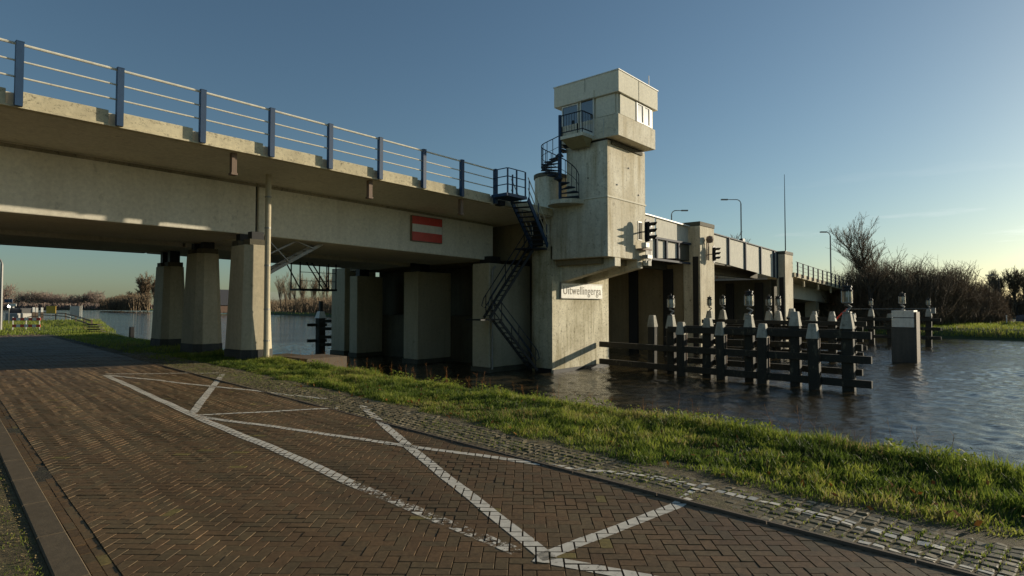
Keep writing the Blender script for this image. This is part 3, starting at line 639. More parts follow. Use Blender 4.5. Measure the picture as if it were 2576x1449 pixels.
EB = MB(); EB.slab([(-60, [(12, -.1), (38, -.1), (34, 5.9), (16.5, 5.9)]), (-7.5, [(12, -.1), (38, -.1), (34, 5.9), (16.5, 5.9)]), (-1.4, [(14, -.1), (36, -.1), (35, -.05), (15, -.05)])])  # out-of-view slope added to keep side light from under the bridge
tag(EB.build('shade_embankment', 'soil'), kind='structure')
T = thing('abutment', (-6, 25, 0), 'unseen concrete abutment added at the left to shade the space under the bridge', 'abutment')  # unseen wall added to darken the space below the deck
MB().box(-9, -5.6, 17.2, 33.2, 0, 5.4).build('wall', 'dark_conc', T)
# pier fins standing in the water
fins = [(20.4, 23.4, 19.2, 20.3, 3.75, 'pale concrete pier wall under the bridge nearest the blue stairs'), (21.0, 23.4, 25.0, 26.2, 3.6, 'concrete pier wall in the middle of the dark space under the bridge'), (21.5, 23.4, 31.3, 32.1, 3.6, 'narrow concrete pier wall under the far half of the bridge'), (22.0, 24.4, 33.4, 34.9, 4.2, 'farthest concrete pier wall at the edge of the view to the canal')]
for x0_, x1_, y0_, y1_, H, lab in fins:
    T = thing('pier_wall', (x0_, (y0_+y1_)/2, ZW), lab, 'pier', 'pier walls in the water under the bridge')
    MB().box(x0_, x1_, y0_, y1_, -1.12, H).build('wall', 'column', T, bevel=.03)
    MB().box(x0_-.05, x1_, y0_-.05, y1_+.05, -2.5, -1.12).build('footing', 'dark_conc', T)
    MB().box(x0_+.3, x0_+1.0, y0_+.2, y1_-.2, H, 4.1).build('bearing', 'black', T)
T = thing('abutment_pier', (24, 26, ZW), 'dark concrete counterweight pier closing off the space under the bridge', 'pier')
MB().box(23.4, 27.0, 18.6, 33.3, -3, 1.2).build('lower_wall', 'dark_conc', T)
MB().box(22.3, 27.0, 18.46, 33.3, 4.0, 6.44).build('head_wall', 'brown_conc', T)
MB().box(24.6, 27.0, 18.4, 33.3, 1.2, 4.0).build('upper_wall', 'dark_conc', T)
mb = MB(); mb.tube([(20.7, 19.1, 3.6), (20.55, 19.12, 3.45), (20.52, 19.12, 3.2), (20.52, 19.12, -1.2)], .05, 8)
tag(mb.build('service_pipe', 'galv'), 'thin pale pipe running down the pier wall to the water', 'pipe')

# red white red board on the girder
T = thing('waterway_sign', (17.05, 19.72, 4.5), 'red white red no-passage board fixed on the girder', 'sign')
MB().box(16.19, 17.91, 19.70, 19.79, 4.47, 5.56).build('frame', 'rust', T)
for z0, z1, mt in ((5.20, 5.53, 'red'), (4.87, 5.20, 'white'), (4.50, 4.87, 'red')):
    MB().box(16.22, 17.88, 19.685, 19.70, z0, z1).build('red_stripe' if mt == 'red' else 'white_stripe', mt, T)

# ================================================================ tower pier, control tower
TP = thing('tower_pier', (22.2, 16.9, ZW), 'tall mottled concrete pier carrying the control tower with the place name board', 'pier')
# rounded upper wall: front of the pier in plan, semicircular towards the bridge
arc = [(22.2+.6-.6*math.cos(a), 17.83+.0+.6*math.sin(a)) for a in np.linspace(0, math.pi/2, 6)]
MB().prism([(22.2, 16.9), (27.06, 16.9), (27.06, 18.43)]+arc[::-1], -3, 4.52).build('lower_wall', 'tower2', TP)
arc2 = [(22.2+.9-.9*math.cos(a), 17.5+.9*math.sin(a)) for a in np.linspace(0, math.pi/2, 8)]
arc1 = [(22.2+.5-.5*math.cos(a), 16.9+.5-.5*math.sin(a)) for a in np.linspace(math.pi/2, 0, 6)]
capp = [(27.06, 16.9)]+[(27.06, 18.4)]+arc2[::-1]+arc1[::-1]
MB().prism(capp, 4.52, 7.85).build('upper_wall', 'tower', TP)
cc = (24.5, 17.6); big = [(cc[0]+(x-cc[0])*1.02, cc[1]+(y-cc[1])*1.05) for x, y in capp]
MB().prism(big, 7.85, 8.03).build('coping', 'dark_conc', TP)
MB().box(22.16, 22.6, 17.42, 18.1, 4.55, 6.3).build('doorway', 'black', TP)
MB().box(22.16, 22.2, 16.95, 17.9, -3, -1.15).build('waterline_band', 'black', TP)
MB().box(22.25, 27.0, 16.87, 16.9, -3, -1.2).build('waterline_band', 'black', TP)

CT = thing('control_tower', (23.8, 14.9, 3.9), 'square concrete bridge keeper tower with white window cabin cantilevered over the canal', 'tower')
MB().box(22.2, 25.54, 13.9, 17.0, 3.88, 6.46).build('lower_block', 'tower', CT, bevel=.02)
MB().box(22.17, 25.57, 13.87, 17.0, 6.46, 6.53).build('string_course', 'render', CT)
MB().box(22.2, 25.54, 13.9, 16.07, 6.53, 8.95).build('shaft', 'tower', CT, bevel=.02)
MB().box(22.10, 25.40, 13.28, 16.4, 9.02, 9.95).build('parapet_band', 'tower', CT, bevel=.015)
MB().box(22.2, 25.5, 13.9, 16.2, 8.95, 9.02).build('recess_band', 'black', CT)
MB().box(22.18, 25.30, 13.36, 16.3, 9.95, 10.95).build('cabin_core', 'render', CT)
# roof with the raised part above the door
rf = MB(); rf.box(22.0, 25.5, 13.2, 16.62, 10.86, 11.78); rf_o = rf.build('roof', 'render', CT, bevel=.015)
MB().box(21.97, 25.53, 13.17, 16.65, 11.78, 11.82).build('roof_edge', 'white', CT)
# west side windows and door
def win(x0, x1, y0, y1, z0, z1, axis, fr='white', gl='glass', t=.05):
    # axis 'x': pane lies in plane x=x0 ; 'y': plane y=y0
    f = MB()
    if axis == 'x':
        f.box(x0, x1, y0, y0+t, z0, z1); f.box(x0, x1, y1-t, y1, z0, z1); f.box(x0, x1, y0+t, y1-t, z0, z0+t); f.box(x0, x1, y0+t, y1-t, z1-t, z1)
        o = f.build('window', fr, CT); MB().box(x0+.03, x1-.01, y0+t, y1-t, z0+t, z1-t).build('pane', gl, o)
    else:
        f.box(x0, x0+t, y0, y1, z0, z1); f.box(x1-t, x1, y0, y1, z0, z1); f.box(x0+t, x1-t, y0, y1, z0, z0+t); f.box(x0+t, x1-t, y0, y1, z1-t, z1)
        o = f.build('window', fr, CT); MB().box(x0+t, x1-t, y0+.03, y1-.01, z0+t, z1-t).build('pane', gl, o)
    return o
win(22.10, 22.17, 15.35, 16.25, 9.30, 10.84, 'x')
dr = MB(); dr.box(22.09, 22.15, 14.50, 14.56, 9.2, 11.12); dr.box(22.09, 22.15, 15.18, 15.24, 9.2, 11.12); dr.box(22.09, 22.15, 14.56, 15.18, 11.06, 11.12); dr.box(22.09, 22.15, 14.56, 15.18, 9.2, 9.75)
dr = dr.build('door', 'white', CT); MB().box(22.11, 22.14, 14.56, 15.18, 9.75, 11.06).build('pane', 'glass', dr); MB().box(22.05, 22.09, 14.62, 14.66, 10.0, 10.15).build('handle', 'galv', dr)
MB().box(21.96, 22.01, 14.42, 15.30, 10.86, 11.18).build('door_lintel', 'render', CT)
MB().box(22.12, 22.18, 13.45, 14.40, 9.97, 10.84).build('side_panel', 'render', CT)
MB().box(22.30, 23.65, 13.30, 13.36, 9.97, 10.84).build('blank_panel', 'render', CT)
win(23.75, 24.32, 13.29, 13.36, 9.97, 10.84, 'y', gl='lens'); win(24.36, 24.92, 13.29, 13.36, 9.97, 10.84, 'y', gl='lens')
MB().box(24.95, 25.15, 13.30, 13.36, 9.97, 10.84).build('corner_post', 'white', CT)
MB().box(23.66, 23.72, 13.27, 13.36, 9.97, 10.84).build('mullion', 'galv', CT)
# balcony
MB().prism([(21.3, 14.57), (22.1, 14.57), (22.1, 15.75), (21.3, 15.75)], 9.08, 9.22).build('balcony_floor', 'render', CT)
MB().prism([(21.9, 14.75), (22.1, 14.75), (22.1, 15.6), (21.9, 15.6)], 8.75, 9.08, [(21.32, 14.6), (22.1, 14.6), (22.1, 15.72), (21.32, 15.72)]).build('balcony_underside', 'soffit', CT)
rl = MB().bar((21.34, 14.6, 10.15), (21.34, 15.72, 10.15), .04, .035).build('balustrade', 'navy', CT)
MB().bar((21.34, 14.6, 9.38), (21.34, 15.72, 9.38), .04, .035).build('bottom_rail', 'navy', rl)
for z in (9.38, 10.15): MB().bar((21.36, 14.6, z), (22.08, 14.6, z), .04, .035).build('side_rail', 'navy', rl)
for k in range(9):
    y = 14.6+1.12*k/8; MB().bar((21.34, y, 9.22 if k in (0, 8) else 9.38), (21.34, y, 10.15), .03 if k in (0, 8) else .014, .03 if k in (0, 8) else .014).build('baluster', 'navy', rl)
for k in range(1, 7):
    x = 21.34+.74*k/6; MB().bar((x, 14.6, 9.38), (x, 14.6, 10.15), .014, .014).build('baluster', 'navy', rl)
MB().box(23.72, 23.735, 13.19, 13.2, 10.87, 11.77).build('panel_joint', 'dark_conc', CT)
MB().box(21.99, 22.0, 14.9, 14.915, 11.2, 11.77).build('panel_joint', 'dark_conc', CT)
for (x, y, z) in ((23.0, 13.895, 7.1), (24.9, 13.895, 6.9), (22.195, 14.9, 7.4), (24.0, 13.895, 8.0)): MB().box(x-.03, x+.03, y-.03, y+.005, z-.03, z+.03).build('fixing_hole', 'black', CT)
MB().box(22.5, 25.2, 13.84, 13.9, 8.80, 8.95).build('dark_strip', 'dark_conc', CT)  # dark strip across the top of the shaft, below the cabin
MB().bar((25.4, 13.6, 11.82), (25.4, 13.6, 12.6), .025, .025).build('aerial', 'galv', CT)
# corbel brackets
for x0_, x1_ in ((22.82, 23.32), (24.81, 25.29)):
    mb = MB(); pr = [(13.93, 3.50), (16.9, 2.85), (16.9, 3.88), (13.93, 3.88)]; mb.slab([(x0_, pr), (x1_, pr)]); mb.build('corbel', 'tower', CT, bevel=.015)
MB().box(22.5, 25.5, 14.5, 16.9, 3.62, 3.88).build('underside', 'brown_conc', CT)
MB().box(24.83, 25.17, 13.88, 13.9, 4.8, 5.68).build('slot_window', 'galv', CT)
MB().box(24.90, 25.15, 13.86, 13.88, 4.84, 5.62).build('slot_shutter', 'dark_conc', CT)
MB().bar((22.08, 14.0, 9.1), (22.08, 14.0, 9.85), .02, .02).build('downpipe', 'white', CT)

# name board with lettering
NB = thing('name_board', (24.55, 16.86, 2.15), 'white board reading Uitwellingerga on the pier above the water', 'sign')
MB().box(22.80, 26.30, 16.80, 16.87, 2.14, 2.80).build('board', 'white', NB)
fr = MB(); fr.box(22.78, 26.32, 16.78, 16.87, 2.80, 2.84); fr.box(22.78, 26.32, 16.79, 16.87, 2.10, 2.14); fr.box(22.76, 22.80, 16.79, 16.87, 2.10, 2.84); fr.build('board_frame', 'galv', NB)
cu = bpy.data.curves.new('lettering', 'FONT'); cu.body = 'Uitwellingerga'; cu.size = .56; cu.extrude = .004; cu.align_x = 'CENTER'; cu.space_character = 1.08
tob = bpy.data.objects.new('lettering_src', cu); COL.objects.link(tob); bpy.context.view_layer.update()
me = bpy.data.meshes.new_from_object(tob.evaluated_get(bpy.context.evaluated_depsgraph_get())); bpy.data.objects.remove(tob)
co = np.zeros(len(me.vertices)*3, dtype=np.float32); me.vertices.foreach_get('co', co); co = co.reshape(-1, 3)
wd = co[:, 0].max()-co[:, 0].min(); s_ = 3.22/wd
nc = np.stack([24.55+(co[:, 0]-(co[:, 0].max()+co[:, 0].min())/2)*s_, 16.794-co[:, 2]*.5, 2.30+co[:, 1]*s_*1.12], 1); me.vertices.foreach_set('co', nc.astype(np.float32).ravel()); me.update()
me.materials.clear(); me.materials.append(M['lettering']); lo_ = bpy.data.objects.new('lettering', me); COL.objects.link(lo_); attach(lo_, NB)

# spiral stair
SS = thing('spiral_stair', (21.62, 16.0, 6.5), 'dark steel spiral staircase with blue pole climbing to the tower balcony', 'staircase')
pcx, pcy = 21.62, 16.0
MB().tube([(pcx, pcy, 6.45), (pcx, pcy, 10.3)], .075, 12).build('pole', 'blue', SS)
semi = [(22.2, 16.9)]+[(22.2-.95*math.sin(a), 16.0+.9*math.cos(a)) for a in np.linspace(0.15, math.pi-.15, 9)]+[(22.2, 15.1)]
MB().prism(semi, 6.28, 6.46).build('landing', 'tower', SS)
NT = 16; va = math.atan2(-pcy, -pcx)       # direction towards the viewer
a0 = va+math.radians(80)
for k in range(NT):
    a = a0-math.radians(21.5)*k; z = 6.56+.172*k; hw = math.radians(13)
    poly = [(pcx+.07*math.cos(a), pcy+.07*math.sin(a))]+[(pcx+.86*math.cos(a+q), pcy+.86*math.sin(a+q)) for q in (-hw, 0, hw)]
    MB().prism(poly, z, z+.05).build('tread', 'navy', SS)
    xo, yo = pcx+.84*math.cos(a), pcy+.84*math.sin(a)
    MB().bar((xo, yo, z+.03), (xo, yo, z+1.0), .022, .022).build('baluster', 'navy', SS)
for dz, r in ((1.0, .022), (.5, .012)):
    MB().tube([(pcx+.84*math.cos(a0-math.radians(21.5)*k/2), pcy+.84*math.sin(a0-math.radians(21.5)*k/2), 6.56+.172*k/2+dz) for k in range(2*NT-1)], r, 6).build('handrail', 'navy', SS)

# blue access stairs from the deck down to the pier
BS = thing('access_stair', (19, 16.1, 6), 'blue steel stair with landing going down from the deck beside the tower pier', 'staircase')
MB().box(17.75, 19.0, 15.75, 16.6, 6.12, 6.24).build('landing', 'blue', BS)
MB().box(18.3, 18.6, 16.6, 16.9, 5.9, 6.1).build('bracket', 'navy', BS)
lp = [(17.85, 16.55), (17.85, 15.8), (18.4, 15.8), (18.95, 15.8)]
for x, y in lp + [(18.95, 16.5)]: MB().bar((x, y, 6.24), (x, y, 7.25), .05, .05).build('rail_post', 'blue', BS)
for z in (6.6, 6.92, 7.25):
    MB().tube([(17.85, 16.55, z), (17.85, 15.85, z), (17.9, 15.8, z), (18.9, 15.8, z)], .02, 6).build('rail', 'blue', BS)
def flight(T, a, b_, w, n, mat, side, hr=True, rmat=None, sh=.24):
    a = Vector(a); b_ = Vector(b_); d = b_-a; h = Vector((d.x, d.y, 0)).normalized(); s = Vector((-h.y, h.x, 0))*w/2
    for q in (-1, 1): MB().bar(a+s*q, b_+s*q, .05, sh).build('stringer', mat, T)
    for k in range(n):
        p = a+d*((k+.5)/n); MB().bar(p-s*.95, p+s*.95, .2, .035).build('tread', side, T)
    if hr:
        for q in (-1, 1):
            o = s*q; MB().tube([a+o+Vector((0, 0, .9)), b_+o+Vector((0, 0, .9)), b_+o+Vector((0, 0, .55))+h*.1, b_+o+Vector((0, 0, .45))-h*.05, a+o+Vector((0, 0, .45))], .022, 6).build('handrail', rmat or mat, T)
            for f in (.05, .5, .95): p = a+d*f+o; MB().bar(p, p+Vector((0, 0, .9)), .03, .03).build('baluster', mat, T)
flight(BS, (19.0, 16.15, 6.15), (21.35, 16.95, 4.45), .75, 10, 'blue', 'navy', rmat='rail')
MB().box(21.2, 22.15, 17.15, 18.3, 4.36, 4.42).build('landing', 'navy', BS)
flight(BS, (21.6, 17.75, 4.35), (19.6, 18.6, 1.2), .7, 14, 'black', 'black', rmat='navy', sh=.12)
MB().box(18.8, 20.2, 18.2, 19.1, 1.1, 1.16).build('landing', 'black', BS)
flight(BS, (19.9, 18.3, 1.1), (21.7, 17.6, -1.2), .7, 10, 'black', 'black', rmat='navy', sh=.12)

# ================================================================ signals, boxes
def signal(x, y, z, label):
    T = thing('traffic_signal', (x, y, z), label, 'traffic light', 'waterway signals on the bridge piers')
    n = 10; prof = [(.27*math.cos(a), .33+.27*math.sin(a)) for a in np.linspace(0, math.pi, n)]+[(.27*math.cos(a), -.33+.27*math.sin(a)) for a in np.linspace(math.pi, 2*math.pi, n)]
    k = MB(); V = [(x+u, y, z+.5+w) for u, w in prof]+[(x+u, y+.03, z+.5+w) for u, w in prof]; m_ = len(prof)
    k.add(V, [tuple(range(m_)), tuple(range(m_, 2*m_))[::-1]]+[(i, (i+1) % m_, (i+1) % m_+m_, i+m_) for i in range(m_)]); k.build('backboard', 'black', T)
    MB().box(x-.13, x+.13, y-.16, y, z+.06, z+.94).build('housing', 'black', T)
    for q in (.2, .5, .8):
        MB().tube([(x, y-.16, z+q), (x, y-.175, z+q)], .10, 12).build('lens', 'lens', T)
        v = MB()
        for a in np.linspace(-.3, math.pi+.3, 9)[:-1]:
            b_ = a+(math.pi+.6)/8; p = [(x+.115*math.cos(t_), z+q+.115*math.sin(t_)) for t_ in (a, b_)]
            v.add([(p[0][0], y-.16, p[0][1]), (p[1][0], y-.16, p[1][1]), (p[1][0], y-.46+.12*(1-math.sin(b_)), p[1][1]), (p[0][0], y-.46+.12*(1-math.sin(a)), p[0][1])], [(0, 1, 2, 3)])
        v.build('visor', 'black', T)
    MB().bar((x, y+.03, z+.5), (x, y+.38, z+.5), .06, .06).build('bracket', 'galv', T)
    return T
signal(25.03, 13.50, 4.68, 'black three lamp signal with hoods on the sunlit wall of the control tower')
signal(39.95, 16.55, 4.80, 'black three lamp signal with hoods on the square pillar across the channel')
T = thing('floodlight', (25.35, 13.6, 4.2), 'small pale floodlight and cable brackets below the signal on the tower wall', 'lamp')
MB().box(24.75, 25.1, 13.45, 13.7, 4.42, 4.66).build('lamp_head', 'white', T, bevel=.02)
MB().box(24.7, 25.6, 13.6, 13.88, 4.33, 4.40).build('bracket', 'rust', T)
for k in range(5): MB().bar((25.05+.12*k, 13.62, 4.33), (25.05+.12*k, 13.62, 3.75+.06*(k % 3)), .035, .035).build('bracket', 'galv', T)
MB().box(25.1, 25.55, 13.55, 13.85, 3.95, 4.12).build('junction_box', 'galv', T); MB().box(25.2, 25.5, 13.58, 13.85, 3.62, 3.85).build('junction_box', 'panelw', T)
T = thing('round_beacon', (39.3, 16.7, 5.2), 'dark round disc on two pipes on the face of the square pillar', 'beacon')
MB().lathe((39.35, 16.6, 6.25), [(.0, -.25), (.2, -.2), (.26, 0), (.2, .2), (.05, .25)], 12).build('disc', 'rust', T)
for dx in (-.12, .14): MB().bar((39.35+dx, 16.75, 4.85), (39.35+dx, 16.75, 6.1), .06, .06).build('pipe', 'rust', T)

# ================================================================ opening span and pillars beyond
SP = thing('opening_span', (42, 17.6, 4.4), 'cream steel side panels with dark posts of the opening bridge span', 'bridge')
def ztop(x): return float(np.interp(x, [27, 33, 56.5], [7.28, 7.23, 6.66]))
def zbo(x): return float(np.interp(x, [27, 33, 38, 42.7, 56.5], [4.78, 4.65, 4.95, 5.02, 4.27]))
xsP = [27.1, 30.3, 33.6, 36.6, 41.4, 45.1, 48.55, 52.1, 55.5, 56.4]
for a, b_ in zip(xsP[:-1], xsP[1:]):
    if b_ == 41.4:
        MB().box(36.6, 41.4, 17.7, 17.8, 5.0, 7.2).build('side_panel', 'panelw', SP); continue
    mb = MB(); mb.slab([(x, [(17.6, zbo(x)), (17.66, zbo(x)), (17.66, ztop(x)-.02), (17.6, ztop(x)-.02)]) for x in (a+.09, b_-.09)]); mb.build('side_panel', 'panelw', SP)
for x in xsP[:3]+[34.9, 36.6]+xsP[4:]:
    MB().box(x-.09, x+.09, 17.48, 17.64, zbo(x)-.02, (ztop(x)+.03) if x > 37 else 5.95).build('post', 'navy', SP)
for a, b_ in ((27.1, 38.3), (40.8, 56.4)):
    mb = MB(); mb.slab([(x, [(17.5, ztop(x)-.02), (17.72, ztop(x)-.02), (17.72, ztop(x)+.05), (17.5, ztop(x)+.05)]) for x in (a, (a+b_)/2, b_)]); mb.build('top_rail', 'navy' if a > 30 else 'white', SP)
mb = MB(); mb.box(27.1, 38.3, 17.44, 17.6, 5.86, 5.98); mb.build('walkway_rail', 'navy', SP)
mb = MB(); mb.box(27.1, 38.3, 17.5, 17.6, 4.55, 4.68); mb.build('bottom_flange', 'navy', SP)
mb = MB(); mb.slab([(x, [(17.66, 4.8), (33.0, 4.8), (33.0, 5.9), (17.66, 5.9)]) for x in (27.1, 56.4)]); mb.build('span_deck', 'dark_conc', SP)
for y in (19.5, 23.5, 27.5, 31.5):
    mb = MB(); mb.box(27.1, 56.4, y-.2, y+.2, 4.25, 4.8); mb.build('main_girder', 'dark_conc', SP)
def pillar(x0_, x1_, y0_, y1_, zt, label, cap):
    T = thing('square_pillar', (x0_, y0_, ZW), label, 'pillar', 'square pillars beside the opening span')
    MB().box(x0_, x1_, y0_, y1_, -3, zt-.28).build('shaft', 'pillar', T, bevel=.02)
    MB().box(x0_-.04, x1_+.04, y0_-.04, y1_+.04, zt-.28, zt).build('coping', cap, T, bevel=.02)
    MB().box(x0_-.05, x0_, y0_+.12, y0_+.5, -1.5, zt-2.35).build('recess_shade', 'black', T)  # shade of a recess put in as a black strip
pillar(38.45, 40.8, 16.9, 18.1, 7.42, 'square concrete pillar standing in the water across the channel with a signal on it', 'dark_conc')
pillar(56.4, 58.7, 16.9, 17.6, 6.70, 'smaller square concrete pillar farther along with the tall mast', 'dark_conc')
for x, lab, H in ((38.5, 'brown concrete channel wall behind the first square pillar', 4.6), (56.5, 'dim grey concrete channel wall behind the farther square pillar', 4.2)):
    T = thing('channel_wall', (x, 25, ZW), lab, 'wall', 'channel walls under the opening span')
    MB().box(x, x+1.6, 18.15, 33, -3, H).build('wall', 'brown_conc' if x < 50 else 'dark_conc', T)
    for y in (19.2, 21.9, 24.5, 27.5, 30.5): MB().box(x-.18, x, y-.35, y+.35, -2, H-.3).build('fender_timber', 'black', T)
MB_ = MB(); MB_.tube([(57.6, 17.2, 6.7), (57.6, 17.2, 10.2), (57.6, 17.2, 13.8)], [.05, .04, .02], 8)
T = thing('antenna_mast', (57.6, 17.2, 6.7), 'tall thin dark mast rising from the farther square pillar', 'mast'); MB_.build('pole', 'navy', T); MB().box(57.5, 57.7, 17.1, 17.3, 6.68, 6.8).build('base_plate', 'galv', T)
MB().box(49.0, 49.5, 17.9, 18.2, 6.8, 7.25).build('barrier_motor', 'black', SP)

# right approach spans
RB = thing('approach_span', (66, 16.9, 5), 'far approach of the bridge with many thin railing posts sloping down to the right', 'bridge')
xs = list(np.arange(58.7, 112, 4.0))
mb = MB(); mb.slab([(x, [(16.76, 6.06+zb(x)), (33.3, 6.06+zb(x)), (33.3, 6.45+zb(x)), (16.76, 6.45+zb(x))]) for x in xs]); mb.build('deck_slab', 'fascia', RB)
mb = MB(); mb.slab([(x, [(19.2, 4.05+zb(x)*.75), (30.5, 4.05+zb(x)*.75), (30.5, 6.1+zb(x)), (19.2, 6.1+zb(x))]) for x in xs]); mb.build('girder', 'girder', RB)
x = 59.4
while x < 108:
    z = zb(x); MB().box(x-.05, x+.05, 16.62, 16.74, 6.1+z, 7.48+z).build('post', 'navy', RB); x += 1.72
for dz, r in ((7.45, .03), (7.08, .018), (6.72, .018)):
    MB().tube([(q, 16.68, dz+zb(q)) for q in np.arange(58.9, 108, 3)], r, 6).build('rail', 'navy', RB)
for x in (62.5, 67.5, 72.5): MB().box(x-.08, x+.08, 16.95, 17.1, 5.4+zb(x), 6.05+zb(x)).build('drain_spout', 'fascia', RB)
for y in (20, 25, 30): MB().box(76, 77.2, y-.6, y+.6, -2, 3.4).build('column', 'column', RB)
T = tag(MB().box(82, 84, 17.5, 33, -1, 3.6).build('abutment_wall', 'dark_conc'), 'dark abutment wall where the far approach meets the bank', 'wall')

# ================================================================ fenders
def pile(x, y, z0, zt, T, r=.19, capm='dirtywhite'):
    lx, ly = rng.normal(0, .05, 2); r *= rng.uniform(.9, 1.04); zt += rng.normal(0, .02)
    o8 = lambda q, dx, dy: [(x+dx-q+.05, y+dy-q), (x+dx+q-.05, y+dy-q), (x+dx+q, y+dy-q+.05), (x+dx+q, y+dy+q-.05), (x+dx+q-.05, y+dy+q), (x+dx-q+.05, y+dy+q), (x+dx-q, y+dy+q-.05), (x+dx-q, y+dy-q+.05)]
    MB().prism(o8(r*1.03, lx, ly), z0, zt-.48, o8(r, 0, 0)).build('pile', 'timber', T)
    a = r*1.10; b_ = r*.66
    sq = lambda q: [(x-q, y-q), (x+q, y-q), (x+q, y+q), (x-q, y+q)]
    MB().prism(sq(a), zt-.56, zt, sq(b_)).build('pile_cap', capm, T, bevel=.015)
def beacon(x, y, z, label, s=1.0, h=.36):
    T = thing('beacon_lamp', (x, y, z), label, 'beacon lamp', 'beacon lamps on the fender piles')
    v = Vector((-.7, -.7, 0))
    mb = MB(); mb.tube([(x, y, z), (x, y, z+.08), (x+.09*s, y-.09*s, z+.2*s), (x-.05*s, y+.05*s, z+.3*s), (x, y, z+h*s)], .05*s, 6); mb.build('bracket', 'galv', T)
    MB().box(x-.12*s, x+.12*s, y-.12*s, y+.12*s, z-.0, z+.04).build('base_plate', 'galv', T)
    zl = z+h*s
    MB().lathe((x, y, zl), [(.10*s, 0), (.16*s, .03*s), (.16*s, .07*s)], 14).build('lamp_foot', 'galv', T)
    MB().lathe((x, y, zl+.07*s), [(.150*s, 0), (.155*s, .15*s), (.150*s, .34*s)], 14).build('lens', 'lens', T)
    for a in range(4):
        t_ = a*math.pi/2+.5; MB().bar((x+.165*s*math.cos(t_), y+.165*s*math.sin(t_), zl+.05*s), (x+.165*s*math.cos(t_), y+.165*s*math.sin(t_), zl+.44*s), .02*s, .02*s).build('guard_rod', 'white', T)
    MB().lathe((x, y, zl+.41*s), [(.17*s, 0), (.175*s, .05*s), (.14*s, .07*s), (.13*s, .13*s), (.16*s, .14*s), (.15*s, .19*s), (.03*s, .20*s), (.02*s, .28*s)], 14).build('lamp_cap', 'black', T)
F1 = thing('timber_fender', (25, 9.5, ZW), 'large black timber fender with white capped piles in front of the tower pier', 'fender', 'timber fenders along the channel')
rear = [(26.15, 13.9, 1.32), (25.57, 12.65, 1.30), (25.3, 10.79, 1.27), (25.1, 8.95, 1.34), (24.85, 7.1, 1.52), (24.7, 5.26, 1.48)]
front = [(25.25, 12.0, 1.07), (24.95, 10.09, 1.06), (24.72, 8.28, 1.08), (24.4, 6.35, 1.08)]
for x, y, z in rear+front: pile(x, y, -4, z, F1, r=.19)
def beamline(T, pts, z, h, t, dx, mat='timber'):
    for a, b_ in zip(pts[:-1], pts[1:]):
        MB().bar((a[0]+dx, a[1], z), (b_[0]+dx, b_[1], z), t, h).build('beam', mat, T, bevel=.015)
rl_ = [(26.35, 16.8), (25.57, 12.65), (25.1, 8.95), (24.70, 4.45)]
for z in (.68, -.19, -1.05): beamline(F1, rl_ if z < .5 else rl_[1:], z, .27, .16, -.28)
for z in (.20, -.70): beamline(F1, [(25.57, 13.1), (25.1, 8.95), (24.72, 4.85)], z, .24, .16, .28)
for z in (.82, -.1): beamline(F1, [(25.35, 12.2), (24.9, 9.3), (24.5, 5.2)], z, .10, .14, .08)
for (x, y, z) in front:
    MB().bar((x+.1, y-.19, .72), (x+.1, y-.19, -1.0), .05, .05).build('iron_strap', 'rust', F1)
beacon(25.57, 12.65, 1.30, 'beacon lamp on the second pile from the tower end of the large fender', .95)
beacon(25.1, 8.95, 1.34, 'beacon lamp at the middle of the large black fender', 1.05)
beacon(24.7, 5.26, 1.48, 'beacon lamp on the last pile at the open end of the large fender', 1.1, .3)
F2 = thing('timber_fender', (38.6, 12, ZW), 'second black timber fender behind the large one running from the square pillar', 'fender', 'timber fenders along the channel')
p2 = [(38.7, 15.5, 1.45), (38.75, 16.4, 1.4), (38.65, 13.9, 1.3), (38.6, 12.55, 1.4), (38.9, 12.1, 1.4), (38.6, 11.2, 1.6), (38.6, 10.0, 1.25), (38.6, 9.0, 1.25), (38.6, 8.0, 1.25)]
for x, y, z in p2: pile(x, y, -4, z, F2, r=.21)
for z in (.75, .1, -.6): beamline(F2, [(38.75, 16.8), (38.65, 12), (38.6, 7.2)], z, .25, .16, -.3)
for z in (.45, -.2, -1.): beamline(F2, [(38.75, 16.8), (38.65, 12), (38.6, 7.5)], z, .22, .16, .3)
beacon(38.7, 15.5, 1.45, 'beacon lamp on the second fender just right of the square pillar', 1.0)
beacon(38.75, 16.4, 1.40, 'beacon lamp standing against the sunlit face of the square pillar', 1.0)
beacon(38.6, 12.55, 1.40, 'left of the close pair of beacon lamps on the second fender', 1.0)
beacon(38.9, 12.1, 1.40, 'right of the close pair of beacon lamps on the second fender', 1.0)
F3 = thing('timber_fender', (56.8, 11, ZW), 'farthest low timber fender near the opposite bank', 'fender', 'timber fenders along the channel')
p3 = [(56.6, 16.0, 1.3), (56.6, 14.6, 1.3), (56.6, 13.2, 1.3), (56.6, 11.6, 1.2), (56.6, 10.3, 1.5), (56.6, 9.0, 1.2), (56.6, 7.6, 1.3), (56.6, 6.4, 1.5)]
for x, y, z in p3: pile(x, y, -4, z, F3, r=.22)
for z in (.7, 0, -.7): beamline(F3, [(56.6, 16.8), (56.6, 11), (56.6, 5.6)], z, .25, .16, -.3)
beacon(56.6, 10.3, 1.5, 'small distant beacon lamp on the farthest fender behind the last pile of the large one', .9)
beacon(56.6, 6.4, 1.5, 'small distant beacon lamp on the farthest fender left of the white topped block', .9)
